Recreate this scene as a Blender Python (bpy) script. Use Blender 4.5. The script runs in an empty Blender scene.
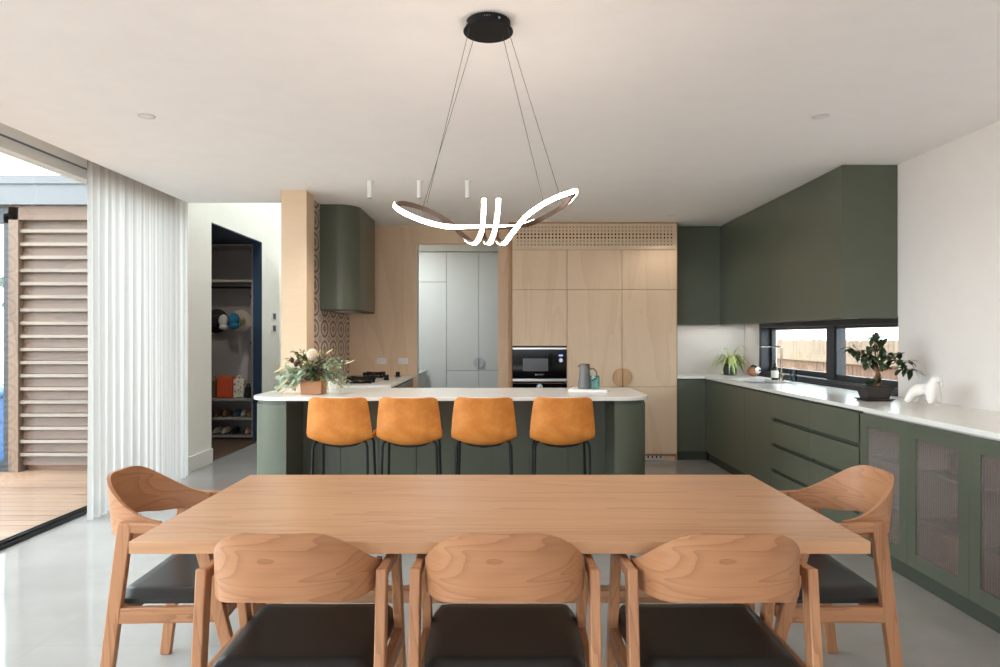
import bpy, bmesh, math, random
from mathutils import Vector, Matrix
random.seed(7)
C = bpy.context.scene.collection
PI = math.pi
V = Vector

# ---------------------------------------------------------------- materials
def lin(c):
    return tuple(((x/255)/12.92 if x/255 <= .04045 else ((x/255+.055)/1.055)**2.4) for x in c) + (1,)
MATS = {}
class NT:
    def __init__(s, m):
        m.use_nodes = True
        s.t = m.node_tree; s.n = s.t.nodes; s.l = s.t.links
        s.b = s.n['Principled BSDF']; s.out = s.n['Material Output']
    def add(s, kind, **kw):
        n = s.n.new(kind)
        for k, v in kw.items(): setattr(n, k, v)
        return n
    def link(s, a, b): s.l.new(a, b)
    def math(s, op, a, b=None):
        n = s.n.new('ShaderNodeMath'); n.operation = op
        for i, x in enumerate((a, b)):
            if x is None: continue
            if isinstance(x, (int, float)): n.inputs[i].default_value = x
            else: s.l.new(x, n.inputs[i])
        return n.outputs[0]
    def mix(s, f, a, b):
        n = s.n.new('ShaderNodeMix'); n.data_type = 'RGBA'
        for i, x in ((0, f), (6, a), (7, b)):
            if isinstance(x, (int, float)): n.inputs[i].default_value = x
            elif isinstance(x, tuple): n.inputs[i].default_value = x
            else: s.l.new(x, n.inputs[i])
        return n.outputs[2]
    def coords(s, scale=(1, 1, 1), rot=(0, 0, 0)):
        t = s.n.new('ShaderNodeTexCoord'); m = s.n.new('ShaderNodeMapping')
        m.inputs['Scale'].default_value = scale; m.inputs['Rotation'].default_value = rot
        s.l.new(t.outputs['Object'], m.inputs['Vector'])
        return m.outputs['Vector']
    def noise(s, vec, scale, detail=4, rough=.55, dist=0):
        n = s.n.new('ShaderNodeTexNoise')
        n.inputs['Scale'].default_value = scale; n.inputs['Detail'].default_value = detail
        n.inputs['Roughness'].default_value = rough; n.inputs['Distortion'].default_value = dist
        s.l.new(vec, n.inputs['Vector'])
        return n.outputs['Fac']
    def ramp(s, f, a, b, p0=0., p1=1.):
        n = s.n.new('ShaderNodeMapRange'); n.inputs[1].default_value = p0; n.inputs[2].default_value = p1
        s.l.new(f, n.inputs[0])
        return s.mix(n.outputs[0], a, b)
    def bump(s, f, strength, dist=.002):
        n = s.n.new('ShaderNodeBump'); n.inputs['Strength'].default_value = strength
        n.inputs['Distance'].default_value = dist
        s.l.new(f, n.inputs['Height']); s.l.new(n.outputs[0], s.b.inputs['Normal'])

def mat(name, col, rough=.5, metal=0., var=0., vscale=6., spec=.5, emit=None, es=0., coat=0., sheen=0.):
    if name in MATS: return MATS[name]
    m = bpy.data.materials.new(name); t = NT(m); b = t.b
    c = lin(col)
    b.inputs['Base Color'].default_value = c
    b.inputs['Roughness'].default_value = rough
    b.inputs['Metallic'].default_value = metal
    b.inputs['Specular IOR Level'].default_value = spec
    b.inputs['Coat Weight'].default_value = coat
    b.inputs['Sheen Weight'].default_value = sheen
    f = t.noise(t.coords(), vscale, 5)
    v = max(var, .015)
    a = tuple(x*(1-v) for x in c[:3]) + (1,); d = tuple(min(1, x*(1+v)) for x in c[:3]) + (1,)
    t.link(t.ramp(f, a, d, .3, .7), b.inputs['Base Color'])
    if emit:
        b.inputs['Emission Color'].default_value = lin(emit); b.inputs['Emission Strength'].default_value = es
    MATS[name] = m
    return m

def wood(name, c1, c2, axis=0, rough=.45, rings=9., fine=.35, stretch=.08, scale=7., spec=.4, coat=0.):
    """long grain along an axis: contour rings of a stretched noise plus fine pores"""
    m = bpy.data.materials.new(name); t = NT(m)
    ax = axis if isinstance(axis, tuple) else (axis,)
    s = [scale*(stretch if i in ax else 1.) for i in range(3)]
    v = t.coords(tuple(s))
    n = t.noise(v, 1., 2, .5, .6)
    ring = t.math('FRACT', t.math('MULTIPLY', n, rings))
    tri = t.math('SUBTRACT', 1., t.math('POWER', ring, 3.))
    s2 = [6. if i in ax else 140. for i in range(3)]
    p = t.noise(t.coords(tuple(s2)), 1., 3, .6)
    big = t.noise(t.coords(tuple(x*.35 for x in s)), 1., 2)
    f = t.math('ADD', t.math('MULTIPLY', tri, 1-fine), t.math('MULTIPLY', p, fine))
    f = t.math('ADD', t.math('MULTIPLY', f, .65), t.math('MULTIPLY', big, .45))
    t.link(t.ramp(f, lin(c1), lin(c2), .25, .95), t.b.inputs['Base Color'])
    t.b.inputs['Roughness'].default_value = rough
    t.b.inputs['Specular IOR Level'].default_value = spec
    t.b.inputs['Coat Weight'].default_value = coat
    t.bump(p, .05)
    MATS[name] = m
    return m

def schlick(t):
    lw = t.add('ShaderNodeLayerWeight'); lw.inputs[0].default_value = .5
    return t.math('ADD', t.math('MULTIPLY', t.math('POWER', lw.outputs['Facing'], 5.), .9), .035)

def thin_glass(name, tint=(245, 250, 250), refl=1.0):
    m = bpy.data.materials.new(name); t = NT(m)
    t.n.remove(t.b)
    tr = t.add('ShaderNodeBsdfTransparent'); tr.inputs[0].default_value = lin(tint)
    gl = t.add('ShaderNodeBsdfGlossy'); gl.inputs['Roughness'].default_value = .0
    fr = schlick(t)
    mx = t.add('ShaderNodeMixShader')
    t.link(t.math('MULTIPLY', fr, refl), mx.inputs[0]); t.link(tr.outputs[0], mx.inputs[1]); t.link(gl.outputs[0], mx.inputs[2])
    t.link(mx.outputs[0], t.out.inputs['Surface'])
    MATS[name] = m
    return m

WHITE = mat('white_paint', (226, 218, 212), .7, var=.01)
CEIL = mat('ceiling_paint', (250, 248, 248), .85, var=.01)
PALE = mat('hall_paint', (240, 239, 232), .7)
GREEN = mat('sage_green_lacquer', (86, 90, 76), .32, var=.02, spec=.4)
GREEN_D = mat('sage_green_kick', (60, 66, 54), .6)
STONE = mat('white_stone', (226, 223, 216), .22, var=.025, vscale=14, spec=.5)
BLACK = mat('black_metal', (18, 18, 19), .6, spec=.25)
FRAME = mat('charcoal_frame', (36, 39, 44), .4)
TRACK = mat('black_track', (22, 22, 24), .4)
ALU = mat('white_aluminium', (214, 214, 210), .45)
LEATHER_B = mat('black_leather', (26, 25, 25), .38, var=.1, vscale=60)
NAVY = mat('navy_paint', (22, 48, 70), .55)
CLOSET = mat('closet_board', (150, 142, 138), .6)
GREYCAB = mat('grey_cabinet', (186, 192, 191), .5)
STEEL = mat('brushed_steel', (190, 190, 190), .3, metal=1.)
BRASS = mat('brass', (200, 150, 70), .35, metal=1.)
GLASSBLK = mat('black_glass', (8, 8, 9), .08, spec=.3)
PLASTIC_W = mat('white_plastic', (228, 227, 224), .4)
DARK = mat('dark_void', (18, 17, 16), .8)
PLY = wood('birch_plywood', (208, 176, 144), (226, 200, 170), axis=2, rings=4., fine=.65, stretch=.16, scale=3.2, rough=.5)
PLYD = wood('birch_plywood_edge', (150, 108, 70), (186, 140, 98), axis=2, rings=5.)
PLYH = wood('birch_plywood_flat', (208, 178, 146), (224, 198, 168), axis=0, rings=3., fine=.85, stretch=.3, scale=3.)
OAK_T = wood('oak_table', (172, 124, 88), (202, 156, 118), axis=0, rings=6., fine=.4, stretch=.06, scale=9., rough=.3)
OAK_B = wood('oak_bentwood', (142, 94, 62), (184, 132, 94), axis=(0, 1), rings=15., fine=.5, stretch=.10, scale=10., rough=.42)
OAK_L = wood('oak_legs', (146, 98, 66), (184, 132, 94), axis=2, rings=7., fine=.35, stretch=.08, scale=16., rough=.45)
OAK_R = wood('oak_rails', (146, 98, 66), (184, 132, 94), axis=1, rings=7., fine=.35, stretch=.08, scale=16., rough=.45)
GLASS = thin_glass('clear_glass')

def tan_leather():
    m = bpy.data.materials.new('tan_leather'); t = NT(m)
    v = t.coords()
    f = t.noise(v, 9, 6, .65)
    g = t.noise(v, 160, 2)
    col = t.ramp(f, lin((184, 104, 30)), lin((214, 138, 60)), .3, .72)
    t.link(col, t.b.inputs['Base Color']); t.b.inputs['Roughness'].default_value = .5
    t.bump(g, .15, .001)
    return m
TAN = tan_leather()

def floor_mat():
    m = bpy.data.materials.new('polished_floor_tile'); t = NT(m)
    tc = t.add('ShaderNodeTexCoord'); sp = t.add('ShaderNodeSeparateXYZ'); t.link(tc.outputs['Object'], sp.inputs[0])
    def line(o, off):
        f = t.math('FRACT', t.math('ADD', o, off))
        return t.math('LESS_THAN', t.math('MINIMUM', f, t.math('SUBTRACT', 1., f)), .0022)
    g = t.math('MAXIMUM', line(sp.outputs[0], .04+5), line(sp.outputs[1], 0.0))
    n = t.noise(t.coords(), 2.2, 6, .6)
    base = t.ramp(n, lin((150, 147, 143)), lin((162, 159, 155)), .3, .7)
    t.link(t.mix(g, base, lin((150, 146, 140))), t.b.inputs['Base Color'])
    t.b.inputs['Roughness'].default_value = .07
    t.b.inputs['Specular IOR Level'].default_value = .6
    return m
FLOOR = floor_mat()

def tile_mat():
    """encaustic style wall tiles: brown ovals on cream with grey corner marks"""
    m = bpy.data.materials.new('patterned_tile'); t = NT(m)
    tc = t.add('ShaderNodeTexCoord'); sp = t.add('ShaderNodeSeparateXYZ'); t.link(tc.outputs['Object'], sp.inputs[0])
    P = .2
    def cell(o, off): return t.math('SUBTRACT', t.math('FRACT', t.math('ADD', t.math('DIVIDE', o, P), off)), .5)
    u = t.math('SUBTRACT', t.math('FRACT', t.math('DIVIDE', sp.outputs[1], .34)), .5); v = cell(sp.outputs[2], 50.3)
    au = t.math('ABSOLUTE', u); av = t.math('ABSOLUTE', v)
    r = t.math('SQRT', t.math('ADD', t.math('MULTIPLY', u, u), t.math('MULTIPLY', t.math('MULTIPLY', v, v), .9)))
    def band(x, c, w): return t.math('LESS_THAN', t.math('ABSOLUTE', t.math('SUBTRACT', x, c)), w)
    ring = band(r, .36, .06)
    petal = t.math('LESS_THAN', t.math('MULTIPLY', au, t.math('ADD', av, .15)), .012)
    petal = t.math('MULTIPLY', petal, t.math('LESS_THAN', r, .26))
    dia = band(t.math('ADD', au, av), .17, .035)
    corner = band(t.math('ADD', t.math('SUBTRACT', .5, au), t.math('SUBTRACT', .5, av)), .17, .045)
    edge = t.math('GREATER_THAN', t.math('MAXIMUM', au, av), .488)
    col = t.mix(ring, lin((206, 197, 184)), lin((132, 78, 54)))
    col = t.mix(petal, col, lin((112, 110, 108)))
    col = t.mix(dia, col, lin((120, 82, 62)))
    col = t.mix(corner, col, lin((104, 104, 102)))
    col = t.mix(edge, col, lin((160, 154, 146)))
    t.link(col, t.b.inputs['Base Color']); t.b.inputs['Roughness'].default_value = .35
    return m
TILE = tile_mat()

def curtain_mat():
    m = bpy.data.materials.new('sheer_linen'); t = NT(m); t.n.remove(t.b)
    w = t.noise(t.coords((300, 300, 8)), 1., 2)
    col = t.ramp(w, lin((194, 191, 187)), lin((206, 203, 199)))
    d = t.add('ShaderNodeBsdfDiffuse'); tl = t.add('ShaderNodeBsdfTranslucent'); tr = t.add('ShaderNodeBsdfTransparent')
    t.link(col, d.inputs[0]); t.link(col, tl.inputs[0])
    a = t.add('ShaderNodeMixShader'); a.inputs[0].default_value = .6
    t.link(d.outputs[0], a.inputs[1]); t.link(tl.outputs[0], a.inputs[2])
    b = t.add('ShaderNodeMixShader'); b.inputs[0].default_value = .12
    t.link(a.outputs[0], b.inputs[1]); t.link(tr.outputs[0], b.inputs[2])
    t.link(b.outputs[0], t.out.inputs['Surface'])
    return m
CURTAIN = curtain_mat()

def reeded_mat():
    m = bpy.data.materials.new('reeded_glass'); t = NT(m); t.n.remove(t.b)
    tr = t.add('ShaderNodeBsdfTransparent'); tr.inputs[0].default_value = lin((222, 214, 208))
    rf = t.add('ShaderNodeBsdfRefraction'); rf.inputs['Roughness'].default_value = .12; rf.inputs['IOR'].default_value = 1.12
    rf.inputs['Color'].default_value = lin((226, 216, 210))
    df = t.add('ShaderNodeBsdfDiffuse'); df.inputs[0].default_value = lin((186, 170, 160))
    gl = t.add('ShaderNodeBsdfGlossy'); gl.inputs['Roughness'].default_value = .12
    a = t.add('ShaderNodeMixShader'); a.inputs[0].default_value = .45
    t.link(rf.outputs[0], a.inputs[1]); t.link(tr.outputs[0], a.inputs[2])
    b = t.add('ShaderNodeMixShader'); b.inputs[0].default_value = .16
    t.link(a.outputs[0], b.inputs[1]); t.link(df.outputs[0], b.inputs[2])
    c = t.add('ShaderNodeMixShader'); t.link(schlick(t), c.inputs[0])
    t.link(b.outputs[0], c.inputs[1]); t.link(gl.outputs[0], c.inputs[2])
    t.link(c.outputs[0], t.out.inputs['Surface'])
    return m
REED = reeded_mat()

# ---------------------------------------------------------------- mesh helpers
class MB:
    def __init__(s): s.v = []; s.f = []
    def add(s, vs, fs):
        b = len(s.v); s.v += [tuple(x) for x in vs]; s.f += [tuple(i+b for i in f) for f in fs]; return s
    def box(s, x0, x1, y0, y1, z0, z1):
        vs = [(x, y, z) for z in (z0, z1) for y in (y0, y1) for x in (x0, x1)]
        return s.add(vs, [(0, 2, 3, 1), (4, 5, 7, 6), (0, 1, 5, 4), (2, 6, 7, 3), (0, 4, 6, 2), (1, 3, 7, 5)])
    def bar(s, p, q, w, d, w2=None, d2=None, ref=(1, 0, 0)):
        """square section member p->q; w along ref, d across"""
        p, q = V(p), V(q); t = (q-p).normalized(); r = V(ref); r = (r-t*r.dot(t)).normalized(); n = t.cross(r)
        w2 = w if w2 is None else w2; d2 = d if d2 is None else d2
        vs = []
        for c, a, b in ((p, w, d), (q, w2, d2)):
            for sx, sy in ((-1, -1), (1, -1), (1, 1), (-1, 1)): vs.append(c+r*(sx*a/2)+n*(sy*b/2))
        return s.add(vs, [(3, 2, 1, 0), (4, 5, 6, 7), (0, 1, 5, 4), (1, 2, 6, 5), (2, 3, 7, 6), (3, 0, 4, 7)])
    def tube(s, pts, r, n=10, caps=True):
        pts = [V(p) for p in pts]; rs = r if isinstance(r, (list, tuple)) else [r]*len(pts)
        vs, fs = [], []; ref = None
        for i, p in enumerate(pts):
            t = (pts[min(i+1, len(pts)-1)]-pts[max(i-1, 0)]).normalized()
            if ref is None:
                ref = V((0, 0, 1)) if abs(t.z) < .9 else V((1, 0, 0))
            a = (ref-t*ref.dot(t)).normalized(); ref = a; b = t.cross(a)
            for k in range(n):
                an = 2*PI*k/n; vs.append(p+(a*math.cos(an)+b*math.sin(an))*rs[i])
        for i in range(len(pts)-1):
            for k in range(n):
                k2 = (k+1) % n; fs.append((i*n+k, i*n+k2, (i+1)*n+k2, (i+1)*n+k))
        if caps:
            fs.append(tuple(range(n-1, -1, -1))); fs.append(tuple(range((len(pts)-1)*n, len(pts)*n)))
        return s.add(vs, fs)
    def lathe(s, prof, c=(0, 0, 0), n=32, axis='z', cap=True):
        vs, fs = [], []
        for r, z in prof:
            for k in range(n):
                a = 2*PI*k/n; x, y = r*math.cos(a), r*math.sin(a)
                p = {'z': (x, y, z), 'y': (x, z, y), 'x': (z, x, y)}[axis]
                vs.append((c[0]+p[0], c[1]+p[1], c[2]+p[2]))
        for i in range(len(prof)-1):
            for k in range(n):
                k2 = (k+1) % n; fs.append((i*n+k, i*n+k2, (i+1)*n+k2, (i+1)*n+k))
        if cap:
            fs.append(tuple(range(n-1, -1, -1))); fs.append(tuple(range((len(prof)-1)*n, len(prof)*n)))
        return s.add(vs, fs)
    def prism(s, poly, z0, z1):
        n = len(poly)
        vs = [(x, y, z0) for x, y in poly]+[(x, y, z1) for x, y in poly]
        return s.add(vs, [tuple(range(n-1, -1, -1)), tuple(range(n, 2*n))]+[(i, (i+1) % n, n+(i+1) % n, n+i) for i in range(n)])
    def sphere(s, c, r, sc=(1, 1, 1), nu=20, nv=12):
        prof = [(max(1e-4, r*math.sin(PI*i/nv)), -r*math.cos(PI*i/nv)) for i in range(nv+1)]
        b = len(s.v); s.lathe(prof, (0, 0, 0), nu)
        for i in range(b, len(s.v)):
            x, y, z = s.v[i]; s.v[i] = (c[0]+x*sc[0], c[1]+y*sc[1], c[2]+z*sc[2])
        return s
    def sheet(s, rows, close=False):
        """rows of points -> quad grid"""
        m = len(rows[0]); vs = [p for r in rows for p in r]; fs = []
        for i in range(len(rows)-1):
            for k in range(m-1 if not close else m):
                k2 = (k+1) % m; fs.append((i*m+k, i*m+k2, (i+1)*m+k2, (i+1)*m+k))
        return s.add(vs, fs)
    def shell(s, rows, nrm, t):
        """thick sheet: rows grid plus the same grid moved by -normal*t, with a rim"""
        R, M = len(rows), len(rows[0])
        top = [V(p) for r in rows for p in r]
        bot = [V(rows[i][k])-V(nrm[i][k])*t for i in range(R) for k in range(M)]
        fs = []; o = R*M
        for i in range(R-1):
            for k in range(M-1):
                a, b, c, d = i*M+k, i*M+k+1, (i+1)*M+k+1, (i+1)*M+k
                fs.append((a, b, c, d)); fs.append((o+d, o+c, o+b, o+a))
        rim = [k for k in range(M)]+[i*M+M-1 for i in range(1, R)]+[(R-1)*M+k for k in range(M-2, -1, -1)]+[i*M for i in range(R-2, 0, -1)]
        for a, b in zip(rim, rim[1:]+rim[:1]): fs.append((b, a, o+a, o+b))
        return s.add(top+bot, fs)
    def leaf(s, base, d, up, L, W, curl=.3, fold=.15, n=3):
        """a pointed leaf blade with a midrib fold, drooping by curl"""
        d = V(d).normalized(); up = V(up); side = d.cross(up)
        if side.length < 1e-4: side = d.cross(V((1, 0, .1)))
        side.normalize(); nz = side.cross(d).normalized()
        vs, fs = [], []
        for i in range(n+1):
            t = i/n; w = W*.5*(math.sin(PI*min(1, t*.93+.07))**.8)
            if i == n: w = W*.02
            p = V(base)+d*(L*t*(1-.12*curl*t))-nz*(curl*L*t*t)
            vs += [p-side*w+nz*(fold*w), p, p+side*w+nz*(fold*w)]
        for i in range(n):
            a = i*3; fs += [(a, a+1, a+4, a+3), (a+1, a+2, a+5, a+4)]
        return s.add(vs, fs)
    def build(s, name, m, parent=None, bevel=0., smooth=None, seg=2, sub=0):
        me = bpy.data.meshes.new(name); me.from_pydata(s.v, [], s.f); me.update()
        bm = bmesh.new(); bm.from_mesh(me); bmesh.ops.recalc_face_normals(bm, faces=bm.faces) if smooth != 'raw' else None
        bm.to_mesh(me); bm.free()
        o = bpy.data.objects.new(name, me); C.objects.link(o)
        me.materials.append(m)
        if parent is not None:
            o.parent = parent; o.matrix_parent_inverse = Matrix.Translation(-V(world_loc(parent)))
        if smooth is not None or bevel:
            for p in me.polygons: p.use_smooth = True
            me.set_sharp_from_angle(angle=math.radians(smooth if isinstance(smooth, (int, float)) and smooth else 40))
        if bevel:
            b = o.modifiers.new('bevel', 'BEVEL'); b.width = bevel; b.segments = seg; b.limit_method = 'ANGLE'; b.angle_limit = math.radians(50)
        if sub:
            b = o.modifiers.new('sub', 'SUBSURF'); b.levels = sub; b.render_levels = sub
        return o
def world_loc(o):
    return o.location.copy() if o.type == 'EMPTY' else V((0, 0, 0))
def tag(o, label, cat, group=None, kind=None):
    if label: o['label'] = label
    if cat: o['category'] = cat
    if group: o['group'] = group
    if kind: o['kind'] = kind
    return o
def thing(name, label, cat, loc=(0, 0, 0), group=None):
    o = bpy.data.objects.new(name, None); C.objects.link(o); o.location = loc
    o.empty_display_size = .1
    return tag(o, label, cat, group)
def struct(o): o['kind'] = 'structure'; return o
def copy_tree(o, parent=None):
    c = o.copy(); C.objects.link(c)
    if parent is not None: c.parent = parent
    for ch in list(o.children): copy_tree(ch, c)
    return c
def box(*a): return MB().box(*a)
def arc(cx, cy, r, a0, a1, n=10):
    return [(cx+r*math.cos(math.radians(a0+(a1-a0)*i/n)), cy+r*math.sin(math.radians(a0+(a1-a0)*i/n))) for i in range(n+1)]
def catmull(P, n=8, closed=False):
    P = [V(p) for p in P]; out = []; N = len(P)
    for i in range(N if closed else N-1):
        g = (lambda k: P[k % N]) if closed else (lambda k: P[max(0, min(N-1, k))])
        p0, p1, p2, p3 = g(i-1), g(i), g(i+1), g(i+2)
        for k in range(n):
            t = k/n
            out.append(.5*((2*p1)+(p2-p0)*t+(2*p0-5*p1+4*p2-p3)*t*t+(3*p1-p0-3*p2+p3)*t**3))
    if not closed: out.append(P[-1])
    return out
H, F, CX, CY = 1.36, 680., 501., 337.      # camera height, focal length in pixels, vanishing point
ZC = 2.62                                   # ceiling height
# ================================================================ camera, world, light
cam = bpy.data.objects.new('camera', bpy.data.cameras.new('camera')); C.objects.link(cam)
cam.location = (0, 0, H); cam.rotation_euler = (PI/2, 0, 0)
cam.data.lens = F/1000*36; cam.data.sensor_width = 36
cam.data.shift_x = -(CX-500)/1000; cam.data.shift_y = (CY-333.5)/1000; cam.data.clip_start = .05
sc = bpy.context.scene; sc.camera = cam
sc.view_settings.view_transform = 'Standard'; sc.view_settings.look = 'None'
sc.view_settings.gamma = 1; sc.view_settings.use_curve_mapping = False
sc.view_settings.exposure = 0.2
sc.cycles.use_denoising = True
sc.cycles.max_bounces = 14; sc.cycles.diffuse_bounces = 7; sc.cycles.transparent_max_bounces = 16
sc.cycles.transmission_bounces = 8; sc.cycles.glossy_bounces = 5
sc.cycles.sample_clamp_indirect = 6
w = bpy.data.worlds.new('world'); sc.world = w; w.use_nodes = True
bg = w.node_tree.nodes['Background']; bg.inputs[0].default_value = (.87, .93, 1., 1); bg.inputs[1].default_value = 8.2

def sun(name, rot, e, ang):
    l = bpy.data.lights.new(name, 'SUN'); l.energy = e; l.angle = math.radians(ang); l.color = (1, .96, .9)
    o = bpy.data.objects.new(name, l); C.objects.link(o); o.rotation_euler = rot; return o
# high sun from behind and to the right of the camera, blocked by the roof
d = V((-.25, .52, -.82)); q = d.to_track_quat('-Z', 'Y')
o = sun('sun', (0, 0, 0), 1.6, 2.); o.rotation_euler = q.to_euler()
def portal(name, loc, d, sx, sy):
    l = bpy.data.lights.new(name, 'AREA'); l.shape = 'RECTANGLE'; l.size = sx; l.size_y = sy
    l.cycles.is_portal = True
    o = bpy.data.objects.new(name, l); C.objects.link(o); o.location = loc
    o.rotation_euler = V(d).to_track_quat('-Z', 'Y').to_euler()
portal('portal_glazing', (-3.34, 2.3, 1.3), (1, 0, 0), 8.9, 2.6)
portal('portal_window', (3.0, 6.3, 1.22), (-1, 0, 0), 2.7, .6)
portal('portal_rear', (0, -2.3, 1.65), (0, 1, 0), 2.8, 1.1)

# ================================================================ the room
XW = 2.9
f = MB(); f.box(-3.32, 3.1, -2.2, 9.8, -.12, 0); struct(f.build('floor', FLOOR))
c = MB()
c.box(-2.94, 3.1, -2.3, 6.39, ZC, ZC+.2).box(-1.89, 3.1, 6.39, 7.95, ZC, ZC+.2).box(-1.89, 3.1, 8.7, 9.9, ZC, ZC+.2).box(-1.89, -1.7, 7.95, 8.7, ZC, ZC+.2).box(-.95, 3.1, 7.95, 8.7, ZC, ZC+.2)
c.box(-3.5, -2.94, -2.3, 6.39, ZC+.17, ZC+.27)            # lid of the curtain recess
struct(c.build('ceiling', CEIL))
struct(box(-1.7, -.95, 7.95, 8.7, ZC+.19, ZC+.2).build('added_skylight', GLASS))  # unseen roof opening, added to let daylight onto the scullery cupboards
# right wall with the window opening
m = MB(); y0, y1, z0, z1 = 4.965, 7.64, .93, 1.51
m.box(XW, XW+.2, -2.3, y0, 0, ZC).box(XW, XW+.2, y1, 8.3, 0, ZC).box(XW, XW+.2, y0, y1, 0, z0).box(XW, XW+.2, y0, y1, z1, ZC)
struct(m.build('wall_right', WHITE))
struct(box(-.034+.15, 3.1, 8.12, 8.3, 0, ZC).build('wall_back', WHITE))
m = MB(); m.box(-3.5, -1.4, -2.5, -2.3, 0, ZC+.2).box(1.4, 3.1, -2.5, -2.3, 0, ZC).box(-1.4, 1.4, -2.5, -2.3, 2.2, ZC).box(-1.4, 1.4, -2.5, -2.3, 0, 1.1)
struct(m.build('wall_front', WHITE))
# left side wall of the hall with a tall doorway, up into the bright stair void
D0, D1, DT, VT = 7.35, 8.9, 2.6, 5.4
m = MB(); m.box(-3.3, -3.13, 6.70, D0, 0, VT).box(-3.24, -3.13, D1, 9.8, 0, VT).box(-3.3, -3.13, D0, D1, DT, VT).box(-3.3, -3.24, D1, 9.8, 2.7, VT)
m.box(-3.13, -1.89, 9.6, 9.8, 0, VT)                              # end of the hall
m.box(-3.3, -1.89, 6.2, 6.39, ZC+.27, VT).box(-1.89, -1.74, 6.2, 9.8, ZC+.2, VT)  # walls of the void above the ceiling
m.box(-3.3, -3.13, 6.2, 6.7, ZC+.27, VT)
struct(m.build('wall_left', PALE))
struct(box(-3.3, -1.74, 6.2, 9.8, VT, VT+.02).build('window_3', thin_glass('skylight_glass', (232, 234, 235))))
m = MB(); m.box(-3.13, -3.112, 6.62, D0+.0, 0, .16); m.box(-3.13, -3.112, D1+.0, 9.6, 0, .16)
struct(m.build('baseboard_left', mat('baseboard_paint', (232, 234, 230), .5), bevel=.004))
# ledge at the end of the hall
m = MB().box(-2.97, -2.86, 9.2, 9.6, 2.34, 2.38); struct(m.build('trim_1', PALE))

# timber clad wall end and the wall behind the cooktop
TX = -1.72
m = MB(); m.box(-1.886, -1.667, 5.83, 6.07, 0, ZC); struct(m.build('pillar', PLYH, bevel=.002))
struct(box(-1.886, TX, 6.07, 9.6, 0, ZC+.2).build('wall_cooktop', TILE))
m = MB(); BY = 7.72
m.box(TX, -.954, BY, BY+.14, 0, ZC).box(-.954, -.034, BY, BY+.14, 2.427, ZC).box(-.034, .118, BY, BY+.14, 0, ZC)
struct(m.build('wall_rear', PLY))
m = MB(); m.box(-.958, -.95, BY-.004, BY+.144, 0, 2.427)
struct(m.build('trim_2', mat('pale_edge', (206, 200, 190), .5)))
m = MB(); m.box(.085, .118, 7.47, BY, 0, ZC); struct(m.build('trim_3', PLYD))
# scullery shell behind the opening
m = MB(); m.box(-1.72, 1.0, 9.62, 9.8, 0, ZC).box(.9, 1.0, 8.3, 9.62, 0, ZC)
struct(m.build('wall_scullery', WHITE))
# mud room beyond the doorway
m = MB(); m.box(-4.9, -4.8, 7.1, 9.6, 0, 2.7).box(-4.8, -3.3, 7.1, 7.2, 0, 2.7).box(-4.8, -3.3, 9.5, 9.6, 0, 2.7)
m.box(-4.9, -3.3, 7.1, 9.6, 2.6, 2.7)
m.box(-3.24, -3.128, 8.885, 8.9, 0, DT).box(-3.3, -3.13, D0, D1, DT-.012, DT)
struct(m.build('wall_mudroom', NAVY))
dkfl = wood('dark_floor_timber', (62, 48, 38), (96, 76, 60), axis=0, rings=6, stretch=.1, scale=5, rough=.35)
struct(box(-4.8, -3.15, 7.2, 9.5, -.1, .004).build('floor_mudroom', dkfl))

# ---------------------------------------------------------------- left sliding glazing
GX = -3.23
m = MB(); m.box(GX-.05, GX+.045, -2.3, 6.7, 0, .022); m.box(GX-.02, GX-.012, -2.3, 6.7, .022, .04); m.box(GX+.012, GX+.02, -2.3, 6.7, .022, .04)
g = struct(m.build('window_1', TRACK)); g.name = 'window_1'
m = MB(); m.box(GX-.06, GX+.05, -2.3, 6.7, 2.57, 2.64)
for y in (-2.27, .6, 3.4, 6.67): m.box(GX-.04, GX+.03, y-.035, y+.035, .022, 2.57)
m.build('window_frame', ALU, g)
m = MB(); m.box(GX-.10, GX+.06, -2.3, 6.7, 2.652, ZC+.27)
struct(m.build('trim_4', mat('pelmet_paint', (226, 225, 220), .7)))
m = MB(); m.box(GX-.004, GX+.004, -2.25, 6.65, .03, 2.58); m.build('window_pane', GLASS, g)
m = MB(); m.box(GX+.05, GX+.056, -2.3, 6.7, 2.640, 2.651)
m.build('head_bead', mat('dark_bead', (110, 116, 122), .5), g)

# ---------------------------------------------------------------- curtain
cu = thing('sheer_curtain', 'floor length sheer white curtain drawn back beside the sliding glass', 'curtain', (-3.04, 5.8, 0))
rows = []; N = 420; K = 9
ys = [5.0+(6.61-5.0)*i/N for i in range(N+1)]
def cx(i, z):
    t = i/N; ph = 2*PI*(15*t+.22*math.sin(9*t)); a = .024+.008*math.sin(17*t+1)
    return -3.045+a*math.sin(ph+.12*math.sin(1.2*z+6*t))+.009*math.sin(2.03*ph+.4*z)
for k in range(K):
    z = .012+(2.70-.012)*k/(K-1)
    rows.append([(cx(i, z), y+.006*math.sin(40*i/N+.8*z), z) for i, y in enumerate(ys)])
MB().sheet(rows).build('fabric', CURTAIN, cu, smooth=70)
MB().box(-3.06, -3.03, 4.6, 6.7, 2.715, 2.735).build('track', ALU, cu)

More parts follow.
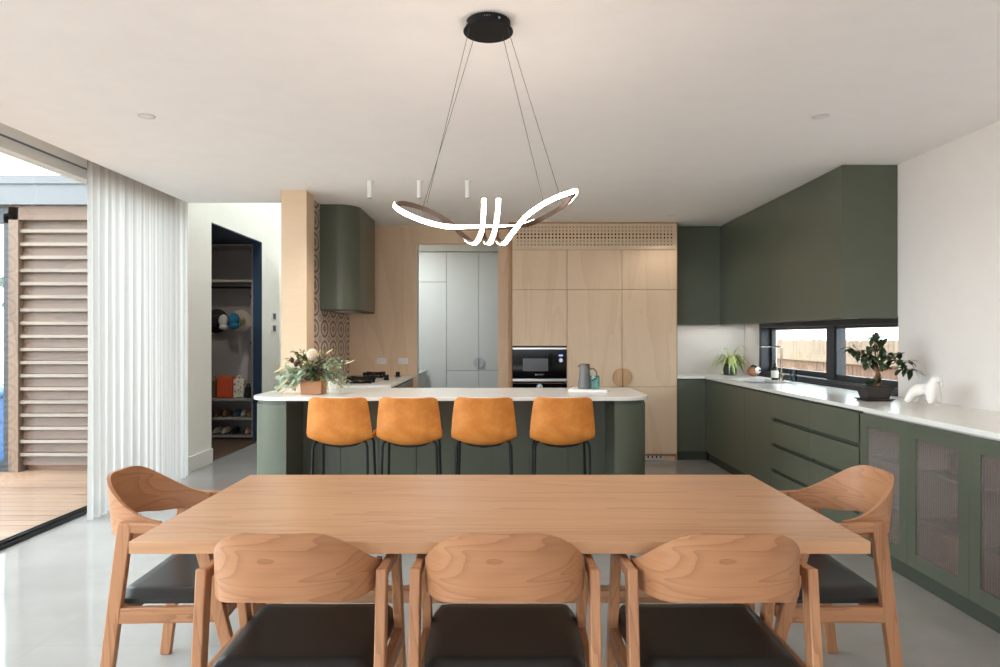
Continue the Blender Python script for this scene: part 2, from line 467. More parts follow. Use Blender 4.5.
# ---------------------------------------------------------------- black kitchen window
m = MB(); X0, X1 = XW+.0, XW+.16
m.box(X0, X1, y0, y1, z0, z0+.05).box(X0, X1, y0, y1, z1-.05, z1).box(X0+.07, X1, y0, y0+.05, z0, z1).box(X0, X1, y1-.06, y1, z0, z1)
m.box(X0+.05, X1, 6.03, 6.17, z0, z1)
win = struct(m.build('window_2', FRAME, bevel=.004))
for nm, a, b, dx in (('sash', y0+.05, 6.05, .06), ('sash', 6.15, y1-.06, .10)):
    s = MB(); x0, x1 = X0+dx, X0+dx+.045
    s.box(x0, x1, a, b, z0+.05, z0+.10).box(x0, x1, a, b, z1-.075, z1-.05).box(x0, x1, a, a+.04, z0+.08, z1-.06).box(x0, x1, b-.05, b, z0+.08, z1-.06)
    so = s.build('sash', FRAME, win, bevel=.003)
    MB().box(x0+.018, x0+.024, a+.03, b-.03, z0+.09, z1-.065).build('pane', GLASS, so)
MB().box(XW-.02, XW+.01, y0, y1, .926, .938).build('sill', FRAME, win)

# ---------------------------------------------------------------- outdoors, left: deck, slatted screen, roof beam
deckm = wood('deck_timber', (116, 86, 66), (152, 120, 97), axis=0, rings=3, stretch=.05, scale=4, rough=.55)
m = MB(); y = -4.
while y < 6.98: m.box(-9.5, -3.3, y, y+.134, -.06, -.015); y += .14
struct(m.build('deck', deckm))
brown = wood('screen_timber', (80, 58, 44), (108, 82, 64), axis=0, rings=4, stretch=.06, scale=5)
brownp = wood('screen_post', (88, 68, 54), (120, 96, 78), axis=2, rings=4, stretch=.06, scale=5)
sl = thing('slatted_screen', 'brown timber louvre screen at the end of the sunlit deck', 'screen', (-4.2, 7.0, 0))
m = MB(); m2 = MB()
for k in range(19):
    z = .10+k*.134; m.bar((-4.9, 6.985, z), (-3.34, 6.985, z), .106, .018, ref=(0, .12, 1))
    m2.bar((-4.9, 6.955, z+.055), (-3.34, 6.955, z+.055), .06, .034, ref=(0, 1, -.25))  # lips coloured lighter to paint in sky light on the blade tops
m.build('louvre_blades', brown, sl)
m2.build('louvre_lit_edges', wood('louvre_lit_edge_paint', (98, 84, 72), (122, 106, 92), axis=0, rings=4, stretch=.06, scale=5), sl)
for a, b in ((-5.0, -4.9), (-3.34, -3.3)): MB().box(a, b, 6.9, 7.04, -.02, 2.68).build('post', brownp, sl)
m = MB(); m.box(-4.95, -3.3, 7.05, 7.07, -.02, 2.68); m.build('backing_boards', wood('screen_backing', (110, 74, 50), (140, 96, 68), axis=0, rings=3, stretch=.1, scale=4), sl)
m = MB(); m.box(-5.0, -3.3, 6.9, 7.04, 2.55, 2.69); m.build('head_rail', brown, sl)
be = thing('roof_beam', 'pale grey steel fascia beam above the louvre screen', 'roof beam', (-5, 6.9, 2.69))
MB().box(-10, -3.3, 6.84, 7.05, 2.695, 2.97).build('fascia', mat('grey_fascia', (96, 96, 97), .5), be)
MB().box(-10, -3.3, 6.82, 6.84, 2.90, 2.985).build('gutter_lip', mat('grey_fascia', (96, 96, 97)), be)
dr = thing('outdoor_door', 'dark framed glass door left of the louvre screen', 'door', (-5.6, 7.0, 0))
m = MB(); m.box(-5.07, -5.0, 6.93, 7.03, -.02, 2.62).box(-6.3, -6.2, 6.93, 7.03, -.02, 2.62).box(-6.3, -5.0, 6.93, 7.03, 2.52, 2.68).box(-6.2, -5.07, 6.93, 7.03, -.02, .08)
m.build('frame', FRAME, dr)
MB().box(-6.2, -5.07, 6.97, 6.98, .08, 2.52).build('pane', GLASS, dr)
pf = thing('pool_float', 'blue padded box seen through the glass door by the deck', 'box', (-5.7, 7.5, 0))
MB().box(-6.2, -5.2, 7.3, 7.9, -.02, .72).build('body', mat('blue_canvas', (52, 96, 150), .7), pf, bevel=.05, seg=3)
MB().box(-6.22, -5.18, 7.28, 7.92, .70, .77).build('lid', mat('blue_canvas_dark', (40, 78, 128), .7), pf, bevel=.03, seg=3)
pf.name = 'storage_box'
# hedge behind
m = MB()
for i in range(500):
    p = (-9+random.random()*3.9, 8.6+random.random()*1.2, random.random()*2.2)
    m.leaf(p, (random.uniform(-1, 1), random.uniform(-1, .2), random.uniform(-.3, 1)), (0, 0, 1), .22, .1)
tag(m.build('garden_hedge', mat('hedge_leaf', (74, 104, 56), .6)), 'green hedge beyond the glass door', 'hedge')
struct(box(-30, 14, -20, 40, -.5, -.3).build('ground', mat('garden_soil', (140, 128, 112), .9)))
# right: paling fence and the neighbour
fm = wood('paling_timber', (112, 82, 64), (146, 112, 90), axis=2, rings=4, stretch=.06, scale=6, rough=.8)
fm2 = wood('paling_timber_new', (128, 108, 88), (160, 138, 116), axis=2, rings=4, stretch=.06, scale=6, rough=.8)
fe = thing('paling_fence', 'weathered timber paling fence outside the kitchen window', 'fence', (4.7, 9, -.3))
m = MB(); m2 = MB(); y = 4.
while y < 17:
    h = random.uniform(-.012, .012)
    m.box(4.70, 4.718+random.random()*.01, y, y+.096, -.3, 1.03)
    m2.box(4.672, 4.69+random.random()*.008, y+.02, y+.116, 1.06, 1.315+h)
    y += .102
m.build('lower_palings', fm, fe); m2.build('upper_palings', fm2, fe)
MB().box(4.64, 4.70, 4, 17, 1.0, 1.09).build('rail', fm2, fe)
nb = thing('neighbour_house', 'white rendered house wall beyond the paling fence', 'house', (8.4, 12, -.3))
MB().box(8.4, 9, 4, 30, -.3, 4.6).build('wall', mat('white_render', (240, 240, 238), .8), nb)
wf = MB().box(8.36, 8.42, 12.2, 13.2, 1.55, 2.7).build('window', FRAME, nb)
MB().box(8.352, 8.37, 12.28, 13.12, 1.62, 2.6).build('pane', GLASSBLK, wf)
# ================================================================ birch wall units
TY = 7.47
cols = [.121, .725, 1.329, 1.933]
Z1, Z2, ZM, ZL, ZK = 2.318, 1.881, .812, .812, .072
G = .0025
def door(mb, x0, x1, z0, z1, y=TY, t=.019): return mb.box(x0+G, x1-G, y, y+t, z0+G, z1-G)
gr = thing('vent_panel', 'perforated birch panel with rows of square holes above the tall cupboards', 'vent panel', (1.03, TY, Z1))
nx, nz = 45, 6
xs = [cols[0]+.004]; x = .184
for i in range(nx): xs += [x-.0095, x+.0095]; x += 1.69/44
xs.append(cols[3]-.004)
zs = [Z1+.004]; z = 1.36+(337-244.6)*TY/F
for i in range(nz): zs += [z-.0105, z+.0105]; z += .0383
zs.append(ZC-.014)
vs = []; fs = []
W = len(xs); Hh = len(zs)
for yy in (TY, TY+.016):
    for zz in zs:
        for xx in xs: vs.append((xx, yy, zz))
o = W*Hh
for j in range(Hh-1):
    for i in range(W-1):
        a, b, c_, d_ = j*W+i, j*W+i+1, (j+1)*W+i+1, (j+1)*W+i
        if i % 2 == 1 and j % 2 == 1:
            for p, q in ((a, b), (b, c_), (c_, d_), (d_, a)): fs.append((q, p, o+p, o+q))
        else: fs += [(a, b, c_, d_), (o+d_, o+c_, o+b, o+a)]
MB().add(vs, fs).build('panel', PLYH, gr, smooth='raw')
m = MB(); m.box(cols[0], cols[3], TY+.02, TY+.03, Z1, 2.434).box(cols[0], cols[3], TY+.02, TY+.03, 2.512, ZC-.01)
m.build('backing', mat('grey_backing', (156, 153, 150), .7), gr)
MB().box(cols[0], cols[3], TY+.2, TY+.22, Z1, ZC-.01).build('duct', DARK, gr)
m = MB(); m.box(cols[0], cols[3], TY-.001, TY+.5, ZC-.013, ZC-.001); m.build('top_edge', PLYD, gr)
MB().box(cols[3]+.0003, cols[3]+.004, TY-.002, 8.1, Z1, ZC-.001).build('end_panel', PLYD, gr)

def tall(name, label, k, withdoor):
    x0, x1 = cols[k], cols[k+1]
    t = thing(name, label, 'cupboard', ((x0+x1)/2, TY+.3, 0), 'tall birch cupboards')
    m = MB()
    m.box(x0, x0+.016, TY+.021, 8.1, 0.0, Z1).box(x1-.016, x1, TY+.021, 8.1, 0.0, Z1).box(x0+.016, x1-.016, 8.08, 8.1, .0, Z1)
    for zz in ((Z1-.016, ZM, Z2, .06) if k else (Z1-.016, Z2, 1.262, .845, .06)): m.box(x0+.016, x1-.016, TY+.021, 8.08, zz-.008, zz+.008)
    m.build('carcass', PLYD, t)
    return t, x0, x1
for k, lab in ((1, 'tall birch cupboard left of its twin, with half round handle on its right edge'),
               (2, 'end birch cupboard beside the green cabinets, half round handle on its left edge')):
    t, x0, x1 = tall('tall_cupboard', lab, k, 1)
    door(MB(), x0, x1, Z2, Z1).build('door', PLY, t, bevel=.0012)
    dd = door(MB(), x0, x1, ZM, Z2).build('door', PLY, t, bevel=.0012)
    door(MB(), x0, x1, ZK, ZM).build('door', PLY, t, bevel=.0012)
    hx = cols[2]; R = .101; zc = ZM+R+.004
    n = 22; a0 = 90 if k == 1 else -90
    off = -.003 if k == 1 else .003
    poly = [(hx+off+R*math.cos(math.radians(a0+180*i/n)), zc+R*math.sin(math.radians(a0+180*i/n))) for i in range(n+1)]
    vs = [(p[0], TY-.028, p[1]) for p in poly]+[(p[0], TY-.0005, p[1]) for p in poly]; N = len(poly)
    MB().add(vs, [tuple(range(N)), tuple(range(2*N-1, N-1, -1))]+[((i+1) % N, i, N+i, N+(i+1) % N) for i in range(N)]).build('handle', wood('handle_birch_%d' % k, (180, 138, 98), (204, 164, 124), axis=2, rings=4, stretch=.15, scale=5) , dd, bevel=.003, smooth=30)
    if k == 2:
        m = MB(); m.box(x1+.0003, x1+.004, TY-.002, 8.1, 0.0, Z1-.002); m.build('end_panel', PLYD, t)
    kb = MB().box(x0, x1, TY+.035, TY+.05, 0.0, ZK-.004).build('kickboard', PLYH, t)
    if k == 2:
        xg0, xg1 = 1.40, 1.80
        v = MB()
        v.box(xg0, xg1, TY+.026, TY+.034, .010, .024).box(xg0, xg1, TY+.026, TY+.034, .050, .064)
        for i in range(9): xx = xg0+(xg1-xg0-.029)*i/8; v.box(xx, xx+.029, TY+.026, TY+.034, .022, .052)
        vv = v.build('vent', mat('vent_metal', (206, 206, 206), .5), kb)
        MB().box(xg0+.005, xg1-.005, TY+.0335, TY+.0348, .015, .06).build('vent_gap', DARK, vv)
# oven column
t, x0, x1 = tall('oven_tower', 'tall birch unit housing the black microwave and oven', 0, 1)
door(MB(), x0, x1, Z2, Z1).build('door', PLY, t, bevel=.0012)
door(MB(), x0, x1, 1.262, Z2).build('door', PLY, t, bevel=.0012)
door(MB(), x0, x1, ZK, .28).build('drawer', PLY, t, bevel=.0012)
MB().box(x0, x1, TY+.035, TY+.05, 0, ZK-.004).build('kickboard', PLYH, t)
MB().box(x0+.02, x1-.02, TY+.03, 8.07, .29, .84).build('housing', DARK, t)
MB().box(x0+.02, x1-.02, 7.92, 8.07, .86, 1.25).build('housing', DARK, t)

mw = thing('microwave', 'built in black microwave with a round dial above the oven', 'microwave', ((x0+x1)/2, TY, .86))
m = MB(); m.box(x0+.02, x1-.02, TY+.012, 7.9, .868, 1.246); m.build('case', BLACK, mw)
fr = MB().box(x0+.006, x1-.006, TY-.012, TY+.012, .905, 1.222).build('door', GLASSBLK, mw, bevel=.002)
MB().box(x0+.006, x1-.006, TY-.014, TY+.012, 1.224, 1.243).build('top_trim', STEEL, mw, bevel=.001)
MB().box(x0+.006, x1-.006, TY-.016, TY+.012, .872, .903).build('bottom_trim', STEEL, mw, bevel=.003)
MB().box(x0+.006, x1-.006, TY-.004, TY+.014, 1.2435, 1.2585).build('gap_strip', BLACK, mw)
MB().box(x0+.12, x0+.395, TY-.0135, TY-.0115, .985, 1.125).build('window', mat('oven_window', (62, 60, 60), .25), fr)
kx = x0+.535; kz = 1.36+(337-360.3)*TY/F
MB().lathe([(.0225, 0), (.0225, .02), (.02, .024)], (0, 0, 0), 28, 'y').build('dial', STEEL, mw, smooth=30)
o = [x for x in mw.children if x.name.startswith('dial')][0]
for vtx in o.data.vertices: vtx.co = (kx+vtx.co.x, TY-.012-vtx.co.y, kz+vtx.co.z)
MB().box(kx-.022, kx+.022, TY-.0135, TY-.0115, 1.149, 1.166).build('display', mat('blue_display', (120, 130, 230), .4, emit=(150, 160, 255), es=1.2), fr)
def text(name, body, size, loc, parent, m, rot=(PI/2, 0, 0)):
    cu_ = bpy.data.curves.new(name, 'FONT'); cu_.body = body; cu_.size = size; cu_.align_x = 'CENTER'; cu_.extrude = .0003
    me = None
    ob = bpy.data.objects.new(name, cu_); C.objects.link(ob); ob.location = loc; ob.rotation_euler = rot
    cu_.materials.append(m)
    bpy.context.view_layer.update(); me = bpy.data.meshes.new_from_object(ob); bpy.data.objects.remove(ob)
    ob = bpy.data.objects.new(name, me); C.objects.link(ob); ob.location = loc; ob.rotation_euler = rot
    ob.parent = parent; ob.matrix_parent_inverse = Matrix.Translation(-world_loc(parent)); return ob
text('logo', 'BOSCH', .022, (x0+.31, TY-.0128, .94), fr, mat('logo_grey', (170, 170, 170), .4))
MB().lathe([(.009, 0), (.009, .0006)], (x0+.262, TY-.0128, .947), 20, 'y').build('logo_ring', mat('logo_grey', (170, 170, 170)), fr)
ov = thing('oven', 'black built in oven mostly hidden behind the island', 'oven', ((x0+x1)/2, TY, .29))
m = MB().box(x0+.006, x1-.006, TY-.012, TY+.019, .30, .85).build('door', GLASSBLK, ov, bevel=.002)
MB().tube([(x0+.06, TY-.05, .70), (x1-.06, TY-.05, .70)], .011, 12).build('handle', STEEL, ov, smooth=40)
for xx in (x0+.09, x1-.09): MB().tube([(xx, TY-.05, .70), (xx, TY-.01, .70)], .007, 8).build('handle_post', STEEL, ov, smooth=40)
m = MB().lathe([(.034, 0), (.034, .012), (.027, .012), (.027, .003), (.02, .003), (.02, .016), (.004, .018)], (0, 0, 0), 32, 'y').build('dial', STEEL, ov, smooth=30)
for vtx in m.data.vertices: vtx.co = ((x0+x1)/2+vtx.co.x, TY-.012-vtx.co.y, .812+vtx.co.z)

# ================================================================ green kitchen along the right
FX = 2.25                                   # door face
ZD0, ZD1 = .098, .884
rg = 'green base cabinets under the window'
def carcass(t, y0, y1, open_front=False):
    m = MB()
    m.box(FX+.021, 2.86, y0+.001, y0+.017, .1, .9).box(FX+.021, 2.86, y1-.017, y1-.001, .1, .9).box(FX+.021, 2.86, y0+.017, y1-.017, .1, .116)
    m.box(2.845, 2.86, y0+.017, y1-.017, .116, .9).box(FX+.021, 2.3, y0+.017, y1-.017, .885, .9)
    return m.build('carcass', mat('cabinet_interior', (186, 176, 168), .6) if open_front else GREEN_D, t)
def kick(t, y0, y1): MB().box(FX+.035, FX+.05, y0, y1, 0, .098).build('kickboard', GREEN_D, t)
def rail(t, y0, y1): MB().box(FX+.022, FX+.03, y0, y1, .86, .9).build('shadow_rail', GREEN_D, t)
for y0, y1, lab in ((5.667, 6.28, 'plain green base cabinet next to the drawers, short of the sink'),
                    (6.28, 7.492, 'plain green base cabinet in the far corner under the sink and spider plant')):
    t = thing('base_cabinet', lab, 'cabinet', (2.56, (y0+y1)/2, 0), rg)
    carcass(t, y0, y1); kick(t, y0, y1); rail(t, y0, y1)
    MB().box(FX, FX+.02, y0+.0008, y1-.0008, ZD0, ZD1).build('door', GREEN, t, bevel=.0008)
for y0, y1, lab in ((4.968, 5.667, 'green drawer unit farther from the camera, beside the plain sink cabinet'), (4.262, 4.968, 'green drawer unit beside the first glass fronted cabinet')):
    t = thing('drawer_unit', lab, 'drawers', (2.56, (y0+y1)/2, 0), rg)
    carcass(t, y0, y1); kick(t, y0, y1); rail(t, y0, y1)
    for a, b in ((ZD0, .243), (.272, .453), (.482, .664), (.692, ZD1)):
        MB().box(FX, FX+.02, y0+.0012, y1-.0012, a, b).build('drawer', GREEN, t, bevel=.0012)
    m = MB()
    for a in (.235, .445, .656): m.box(FX+.03, FX+.04, y0+.018, y1-.018, a, a+.045)
    m.build('finger_groove', GREEN_D, t)
    m = MB()
    if y0 > 4.5: m.box(FX+.001, FX+.02, y1-.014, y1-.0012, ZD0, ZD1)
    else: m.box(FX, FX+.02, y0+.001, y0+.014, ZD0, ZD1)
    m.build('end_stile', GREEN, t)
def glass_cab(y0, y1, lab):
    t = thing('glass_cabinet', lab, 'cabinet', (2.56, (y0+y1)/2, 0), rg)
    carcass(t, y0, y1, True); kick(t, y0, y1)
    fwd = MB(); b = .075; a0, a1 = y0+.0008, y1-.0008
    fwd.box(FX, FX+.02, a0, a0+b, ZD0, ZD1).box(FX, FX+.02, a1-b, a1, ZD0, ZD1)
    fwd.box(FX, FX+.02, a0+b, a1-b, ZD0, ZD0+.075).box(FX, FX+.02, a0+b, a1-b, ZD1-.075, ZD1)
    d = fwd.build('door', GREEN, t, bevel=.001)
    n = 340; rows = []; rn = []
    for zz in (ZD0+.07, ZD1-.07):
        rows.append([(FX+.010+.006*abs(math.sin(PI*20*i/n))*-1, a0+b-.004+(a1-a0-2*b+.008)*i/n, zz) for i in range(n+1)]); rn.append([V((-1, 0, 0))]*(n+1))
    MB().shell(rows, rn, .004).build('reeded_pane', REED, d, smooth=70)
    m = MB(); g = .006
    for zz in (.35, .62): m.box(FX+.06, 2.84, y0+.018, y1-.018, zz, zz+.008)
    m.build('shelf', mat('shelf_glass_teal', (112, 146, 140), .25), t)
    return t
glass_cab(3.768, 4.262, 'reeded glass cabinet right beside the green drawers')
glass_cab(3.269, 3.768, 'reeded glass cabinet in the middle, behind the right hand dining chair')
glass_cab(2.77, 3.269, 'reeded glass cabinet cut off by the edge of the photo')
# things kept behind the reeded glass
def bowl(x, y, z, r, h, m, lab, name='bowl', cat='bowl', grp='crockery behind the reeded glass'):
    o = MB().lathe([(r*.45, 0), (r*.5, .004), (r*.85, h*.5), (r, h), (r*.95, h), (r*.78, h*.5), (r*.3, .012), (.001, .012)], (x, y, z), 24).build(name, m, smooth=40)
    return tag(o, lab, cat, grp)
mg = lambda n, c: mat(n, c, .5)
def crate(x0, x1, y0, y1, z0, z1, m, lab):
    t = thing('storage_box', lab, 'box', ((x0+x1)/2, (y0+y1)/2, z0), 'boxes behind the reeded glass')
    MB().box(x0, x1, y0, y1, z0, z1-.03).build('body', m, t, bevel=.004); MB().box(x0-.004, x1+.004, y0-.004, y1+.004, z1-.03, z1).build('lid', m, t, bevel=.004)
bowl(2.5, 4.0, .6285, .13, .10, mg('ochre_glaze', (190, 130, 70)), 'ochre bowl on the top shelf of the cabinet beside the drawers')
bowl(2.5, 4.02, .3585, .13, .12, mg('pale_glaze', (200, 190, 180)), 'pale bowl on the middle shelf of the cabinet beside the drawers')
crate(2.42, 2.7, 3.36, 3.68, .6285, .74, mg('dark_box', (66, 60, 62)), 'dark box on the top shelf behind the middle glass door')
bowl(2.47, 3.45, .3585, .13, .11, mg('red_glaze', (150, 74, 60)), 'dull red bowl on the middle shelf behind the middle glass door')
crate(2.42, 2.7, 3.34, 3.7, .118, .28, mg('pale_box', (205, 188, 176)), 'pale box on the bottom of the middle glass cabinet')
crate(2.42, 2.7, 3.85, 4.18, .118, .27, mg('grey_box', (186, 172, 164)), 'pale grey box on the bottom of the glass cabinet beside the drawers')
crate(2.42, 2.7, 2.86, 3.2, .118, .30, mg('brown_box', (140, 108, 90)), 'brown box on the bottom of the glass cabinet at the photo edge')
bowl(2.48, 3.05, .3585, .13, .12, mg('brown_glaze', (110, 80, 66)), 'brown bowl on the middle shelf of the glass cabinet at the photo edge')
# back run
t = thing('base_cabinet', 'short green base cabinet between the birch cupboards and the corner', 'cabinet', (2.1, 7.8, 0))
MB().box(1.945, 2.249, 7.493, 7.512, ZD0, ZD1).build('door', GREEN, t, bevel=.001)
MB().box(1.945, 2.27, 7.513, 8.1, .1, .9).build('carcass', GREEN_D, t)
MB().box(1.945, 2.28, 7.53, 7.545, 0, .098).build('kickboard', GREEN_D, t)
# worktop, with the cut-out for the sink
wt = thing('stone_worktop', 'long white stone worktop under the kitchen window', 'worktop', (2.56, 5, .9))
SX0, SX1, SY0, SY1 = 2.36, 2.74, 6.35, 7.05
m = MB(); za, zb = .901, .926; X0 = 2.237; XE = XW
# a single ring of quads around the hole
pts = [(X0, 2.75), (XE, 2.75), (XE, 8.12), (1.94, 8.12), (1.94, 7.478), (X0, 7.478)]
def slab(mb, x0, x1, y0, y1): mb.box(x0, x1, y0, y1, za, zb)
slab(m, X0, XE, 2.75, SY0); slab(m, X0, SX0, SY0, SY1); slab(m, SX1, XE, SY0, SY1); slab(m, X0, XE, SY1, 8.12); slab(m, 1.94, X0, 7.478, 8.12)
m.build('slab', STONE, wt)
sk = thing('kitchen_sink', 'steel sink let into the white worktop below the tap', 'sink', (2.55, 6.7, .72))
m = MB(); e = .008
m.box(SX0-e, SX0, SY0-e, SY1+e, .73, .9).box(SX1, SX1+e, SY0-e, SY1+e, .73, .9).box(SX0, SX1, SY0-e, SY0, .73, .9).box(SX0, SX1, SY1, SY1+e, .73, .9).box(SX0, SX1, SY0, SY1, .722, .73)
m.build('basin', STEEL, sk, bevel=.003)
MB().lathe([(.04, 0), (.04, .003), (.02, .004)], (2.55, 6.7, .73), 24).build('drain', STEEL, sk, smooth=40)
MB().box(SX0+.002, SX0+.05, SY1-.10, SY1-.03, .86, .895).build('caddy', BRASS, sk, bevel=.01)
# upper cabinets
UX, UZ = 2.493, 1.5
ug = 'green upper cabinets against the ceiling'
for y0, y1, lab in ((4.99, 6.10, 'green upper cabinet over the window, with its end panel facing the dining table'), (6.10, 7.76, 'green upper cabinet reaching the back corner of the room')):
    t = thing('upper_cabinet', lab, 'cabinet', (2.7, (y0+y1)/2, UZ), ug)
    MB().box(UX, UX+.02, y0+.0008, y1-.0008, UZ, ZC-.004).build('door', GREEN, t, bevel=.0008)
    MB().box(UX+.021, XW-.002, y0+.0005, y1+(.34 if y1 > 7 else 0), UZ+.012, ZC-.002).build('carcass', GREEN_D, t)
    if y0 < 5: MB().box(UX-.002, XW-.003, y0-.022, y0-.001, UZ-.004, ZC-.003).build('end_panel', GREEN, t, bevel=.001)
t = thing('upper_cabinet', 'narrow green upper cabinet above the spider plant', 'cabinet', (2.2, 7.9, UZ), ug)
MB().box(1.945, UX-.002, 7.72, 7.74, UZ, ZC-.004).build('door', GREEN, t, bevel=.001)
MB().box(1.945, UX-.003, 7.741, 8.119, UZ+.012, ZC-.002).build('carcass', GREEN_D, t)

spb = MB().box(1.945, 2.897, 8.100, 8.1185, .9265, 1.499).build('splashback', mat('white_splashback', (228, 224, 219), .3))
tag(spb, 'plain white splashback behind the spider plant', 'splashback')

st = thing('added_fill_strip', 'added fill light strip under the narrow green upper cabinet', 'light', (2.3, 7.95, 1.5))  # made-up strip, added to brighten the splashback
MB().box(1.99, 2.84, 7.93, 7.95, 1.503, 1.5115).build('profile', ALU, st)
sl_ = bpy.data.lights.new('strip', 'AREA'); sl_.shape = 'RECTANGLE'; sl_.size = .8; sl_.size_y = .015; sl_.energy = .8; sl_.color = (1, .96, .9)
so_ = bpy.data.objects.new('strip', sl_); C.objects.link(so_); so_.location = (2.41, 7.94, 1.5)

# ================================================================ island
IX0, IX1, IY0, IY1 = -1.85, 1.104, 4.89, 5.815
R = .24
isl = thing('kitchen_island', 'sage green kitchen island with rounded ends behind the stools', 'island', (-.37, 5.35, 0))
e = .018
def endblock(x0, x1, left):
    if left: poly = arc(x0+R, IY0+R+e, R, 180, 270, 14)+[(x1, IY0+e), (x1, IY1-.02), (x0, IY1-.02)]
    else: poly = [(x0, IY0+e)]+arc(x1-R, IY0+R+e, R, -90, 0, 14)+[(x1, IY1-.02), (x0, IY1-.02)]
    return poly
def inset(poly, cx_, cy_, k): return [(cx_+(x-cx_)*k, cy_+(y-cy_)*k) for x, y in poly]
for x0, x1, L in ((IX0+e, -1.55, True), (.82, IX1-e, False)):
    p = endblock(x0, x1, L)
    MB().prism(p, .07, .872).build('end_cabinet', GREEN, isl, bevel=.0015, smooth=20)
    MB().prism(inset(p, (x0+x1)/2, 5.4, .955), .86, .899).build('shadow_rail', GREEN, isl, smooth=20)
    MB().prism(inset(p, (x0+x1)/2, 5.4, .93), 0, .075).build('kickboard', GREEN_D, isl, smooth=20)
xs_ = [-1.55+i*(2.37/8) for i in range(9)]
for a, b in zip(xs_, xs_[1:]): MB().box(a+.0015, b-.0015, 5.32, 5.338, .07, .897).build('back_panel', GREEN, isl, bevel=.0012)
MB().box(-1.55, .82, 5.345, IY1-.02, .0, .897).build('carcass', GREEN_D, isl)
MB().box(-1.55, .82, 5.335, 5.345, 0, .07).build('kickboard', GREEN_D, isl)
r2 = .24
p = arc(IX0+r2, IY0+r2, r2, 180, 270, 16)+arc(IX1-r2, IY0+r2, r2, -90, 0, 16)+arc(IX1-.05, IY1-.05, .05, 0, 90, 5)+arc(IX0+.05, IY1-.05, .05, 90, 180, 5)
it = MB().prism(p, .8995, .926).build('island_worktop', STONE, bevel=.004, smooth=25)
tag(it, 'white stone island worktop with rounded corners', 'worktop')

# ================================================================ cooking bench and hood on the left
cb = thing('cooking_bench', 'green bench with stone top under the curved range hood', 'bench', (-1.35, 6.9, 0))
MB().box(TX+.002, -.985, 6.08, BY-.002, .901, .926).build('worktop', STONE, cb, bevel=.002)
MB().box(TX+.002, -1.02, 6.1, BY-.004, .1, .9).build('carcass', GREEN_D, cb)
for i in range(3):
    a = 6.1+i*(BY-6.1)/3
    MB().box(-1.018, -.999, a+.002, a+(BY-6.1)/3-.002, .1, .885).build('door', GREEN, cb, bevel=.001)
MB().box(-1.06, -1.05, 6.1, BY-.004, 0, .1).build('kickboard', GREEN_D, cb)
hd = thing('range_hood', 'curved sage green range hood on the patterned tile wall', 'range hood', (-1.5, 6.9, 1.62))
hx = -1.37; rr = .2
p = [(TX+.001, 6.45)]+arc(hx-rr, 6.45+rr, rr, -90, 0, 16)+[(hx, 7.38), (TX+.001, 7.38)]
MB().prism(p, 1.625, ZC-.001).build('shroud', GREEN, hd, bevel=.002, smooth=20)
MB().prism(inset(p, -1.53, 6.9, .985), 1.612, 1.626).build('base_trim_shade', GREEN_D, hd, smooth=20)  # shade under the hood painted in with the darker green
MB().box(-1.62, -1.46, 6.65, 7.2, 1.606, 1.613).build('filter', STEEL, hd)
def burner(x, y, r, lab):
    t = thing('gas_burner', lab, 'gas burner', (x, y, .926), 'black gas burners on the cooking bench')
    MB().lathe([(r*.72, 0), (r*.72, .012), (r*.6, .016)], (x, y, .926), 28).build('base', BLACK, t, smooth=30)
    MB().lathe([(r*.26, .016), (r*.26, .040), (r*.24, .042)], (x, y, .926), 28).build('flame_ring', BRASS, t, smooth=30)
    MB().lathe([(r*.3, .042), (r*.3, .055), (r*.25, .058)], (x, y, .926), 28).build('cap', BLACK, t, smooth=30)
    m = MB()
    m.lathe([(r*.97, .030), (r*.97, .052), (r*.84, .052), (r*.84, .030)], (x, y, .926), 32, cap=False)
    for k in range(4):
        a = k*PI/2+PI/4; ca, sa = math.cos(a), math.sin(a)
        m.bar((x+ca*r, y+sa*r, .926), (x+ca*r, y+sa*r, .985), .022, .014, ref=(ca, sa, 0))
        m.bar((x+ca*r, y+sa*r, .978), (x+ca*r*.4, y+sa*r*.4, .978), .012, .014, ref=(0, 0, 1))
        m.bar((x+ca*r, y+sa*r, .935), (x+ca*r*.5, y+sa*r*.5, .932), .012, .014, ref=(0, 0, 1))
    m.build('trivet', BLACK, t, smooth=30)
burner(-1.33, 6.45, .145, 'larger black gas burner nearer the flower box')
burner(-1.36, 7.3, .125, 'smaller black gas burner nearer the timber wall')
for y, x, lab in ((6.86, -1.155, 'black burner knob nearer the island'), (7.45, -1.13, 'black burner knob nearer the timber wall')):
    t = thing('burner_knob', lab, 'knob', (x, y, .926), 'burner knobs on the cooking bench')
    MB().lathe([(.03, 0), (.03, .006), (.024, .008), (.022, .05), (.018, .054)], (x, y, .926), 24).build('dial', BLACK, t, smooth=30)
    MB().box(x-.003, x+.003, y-.023, y-.008, .976, .982).build('pointer', STEEL, t)
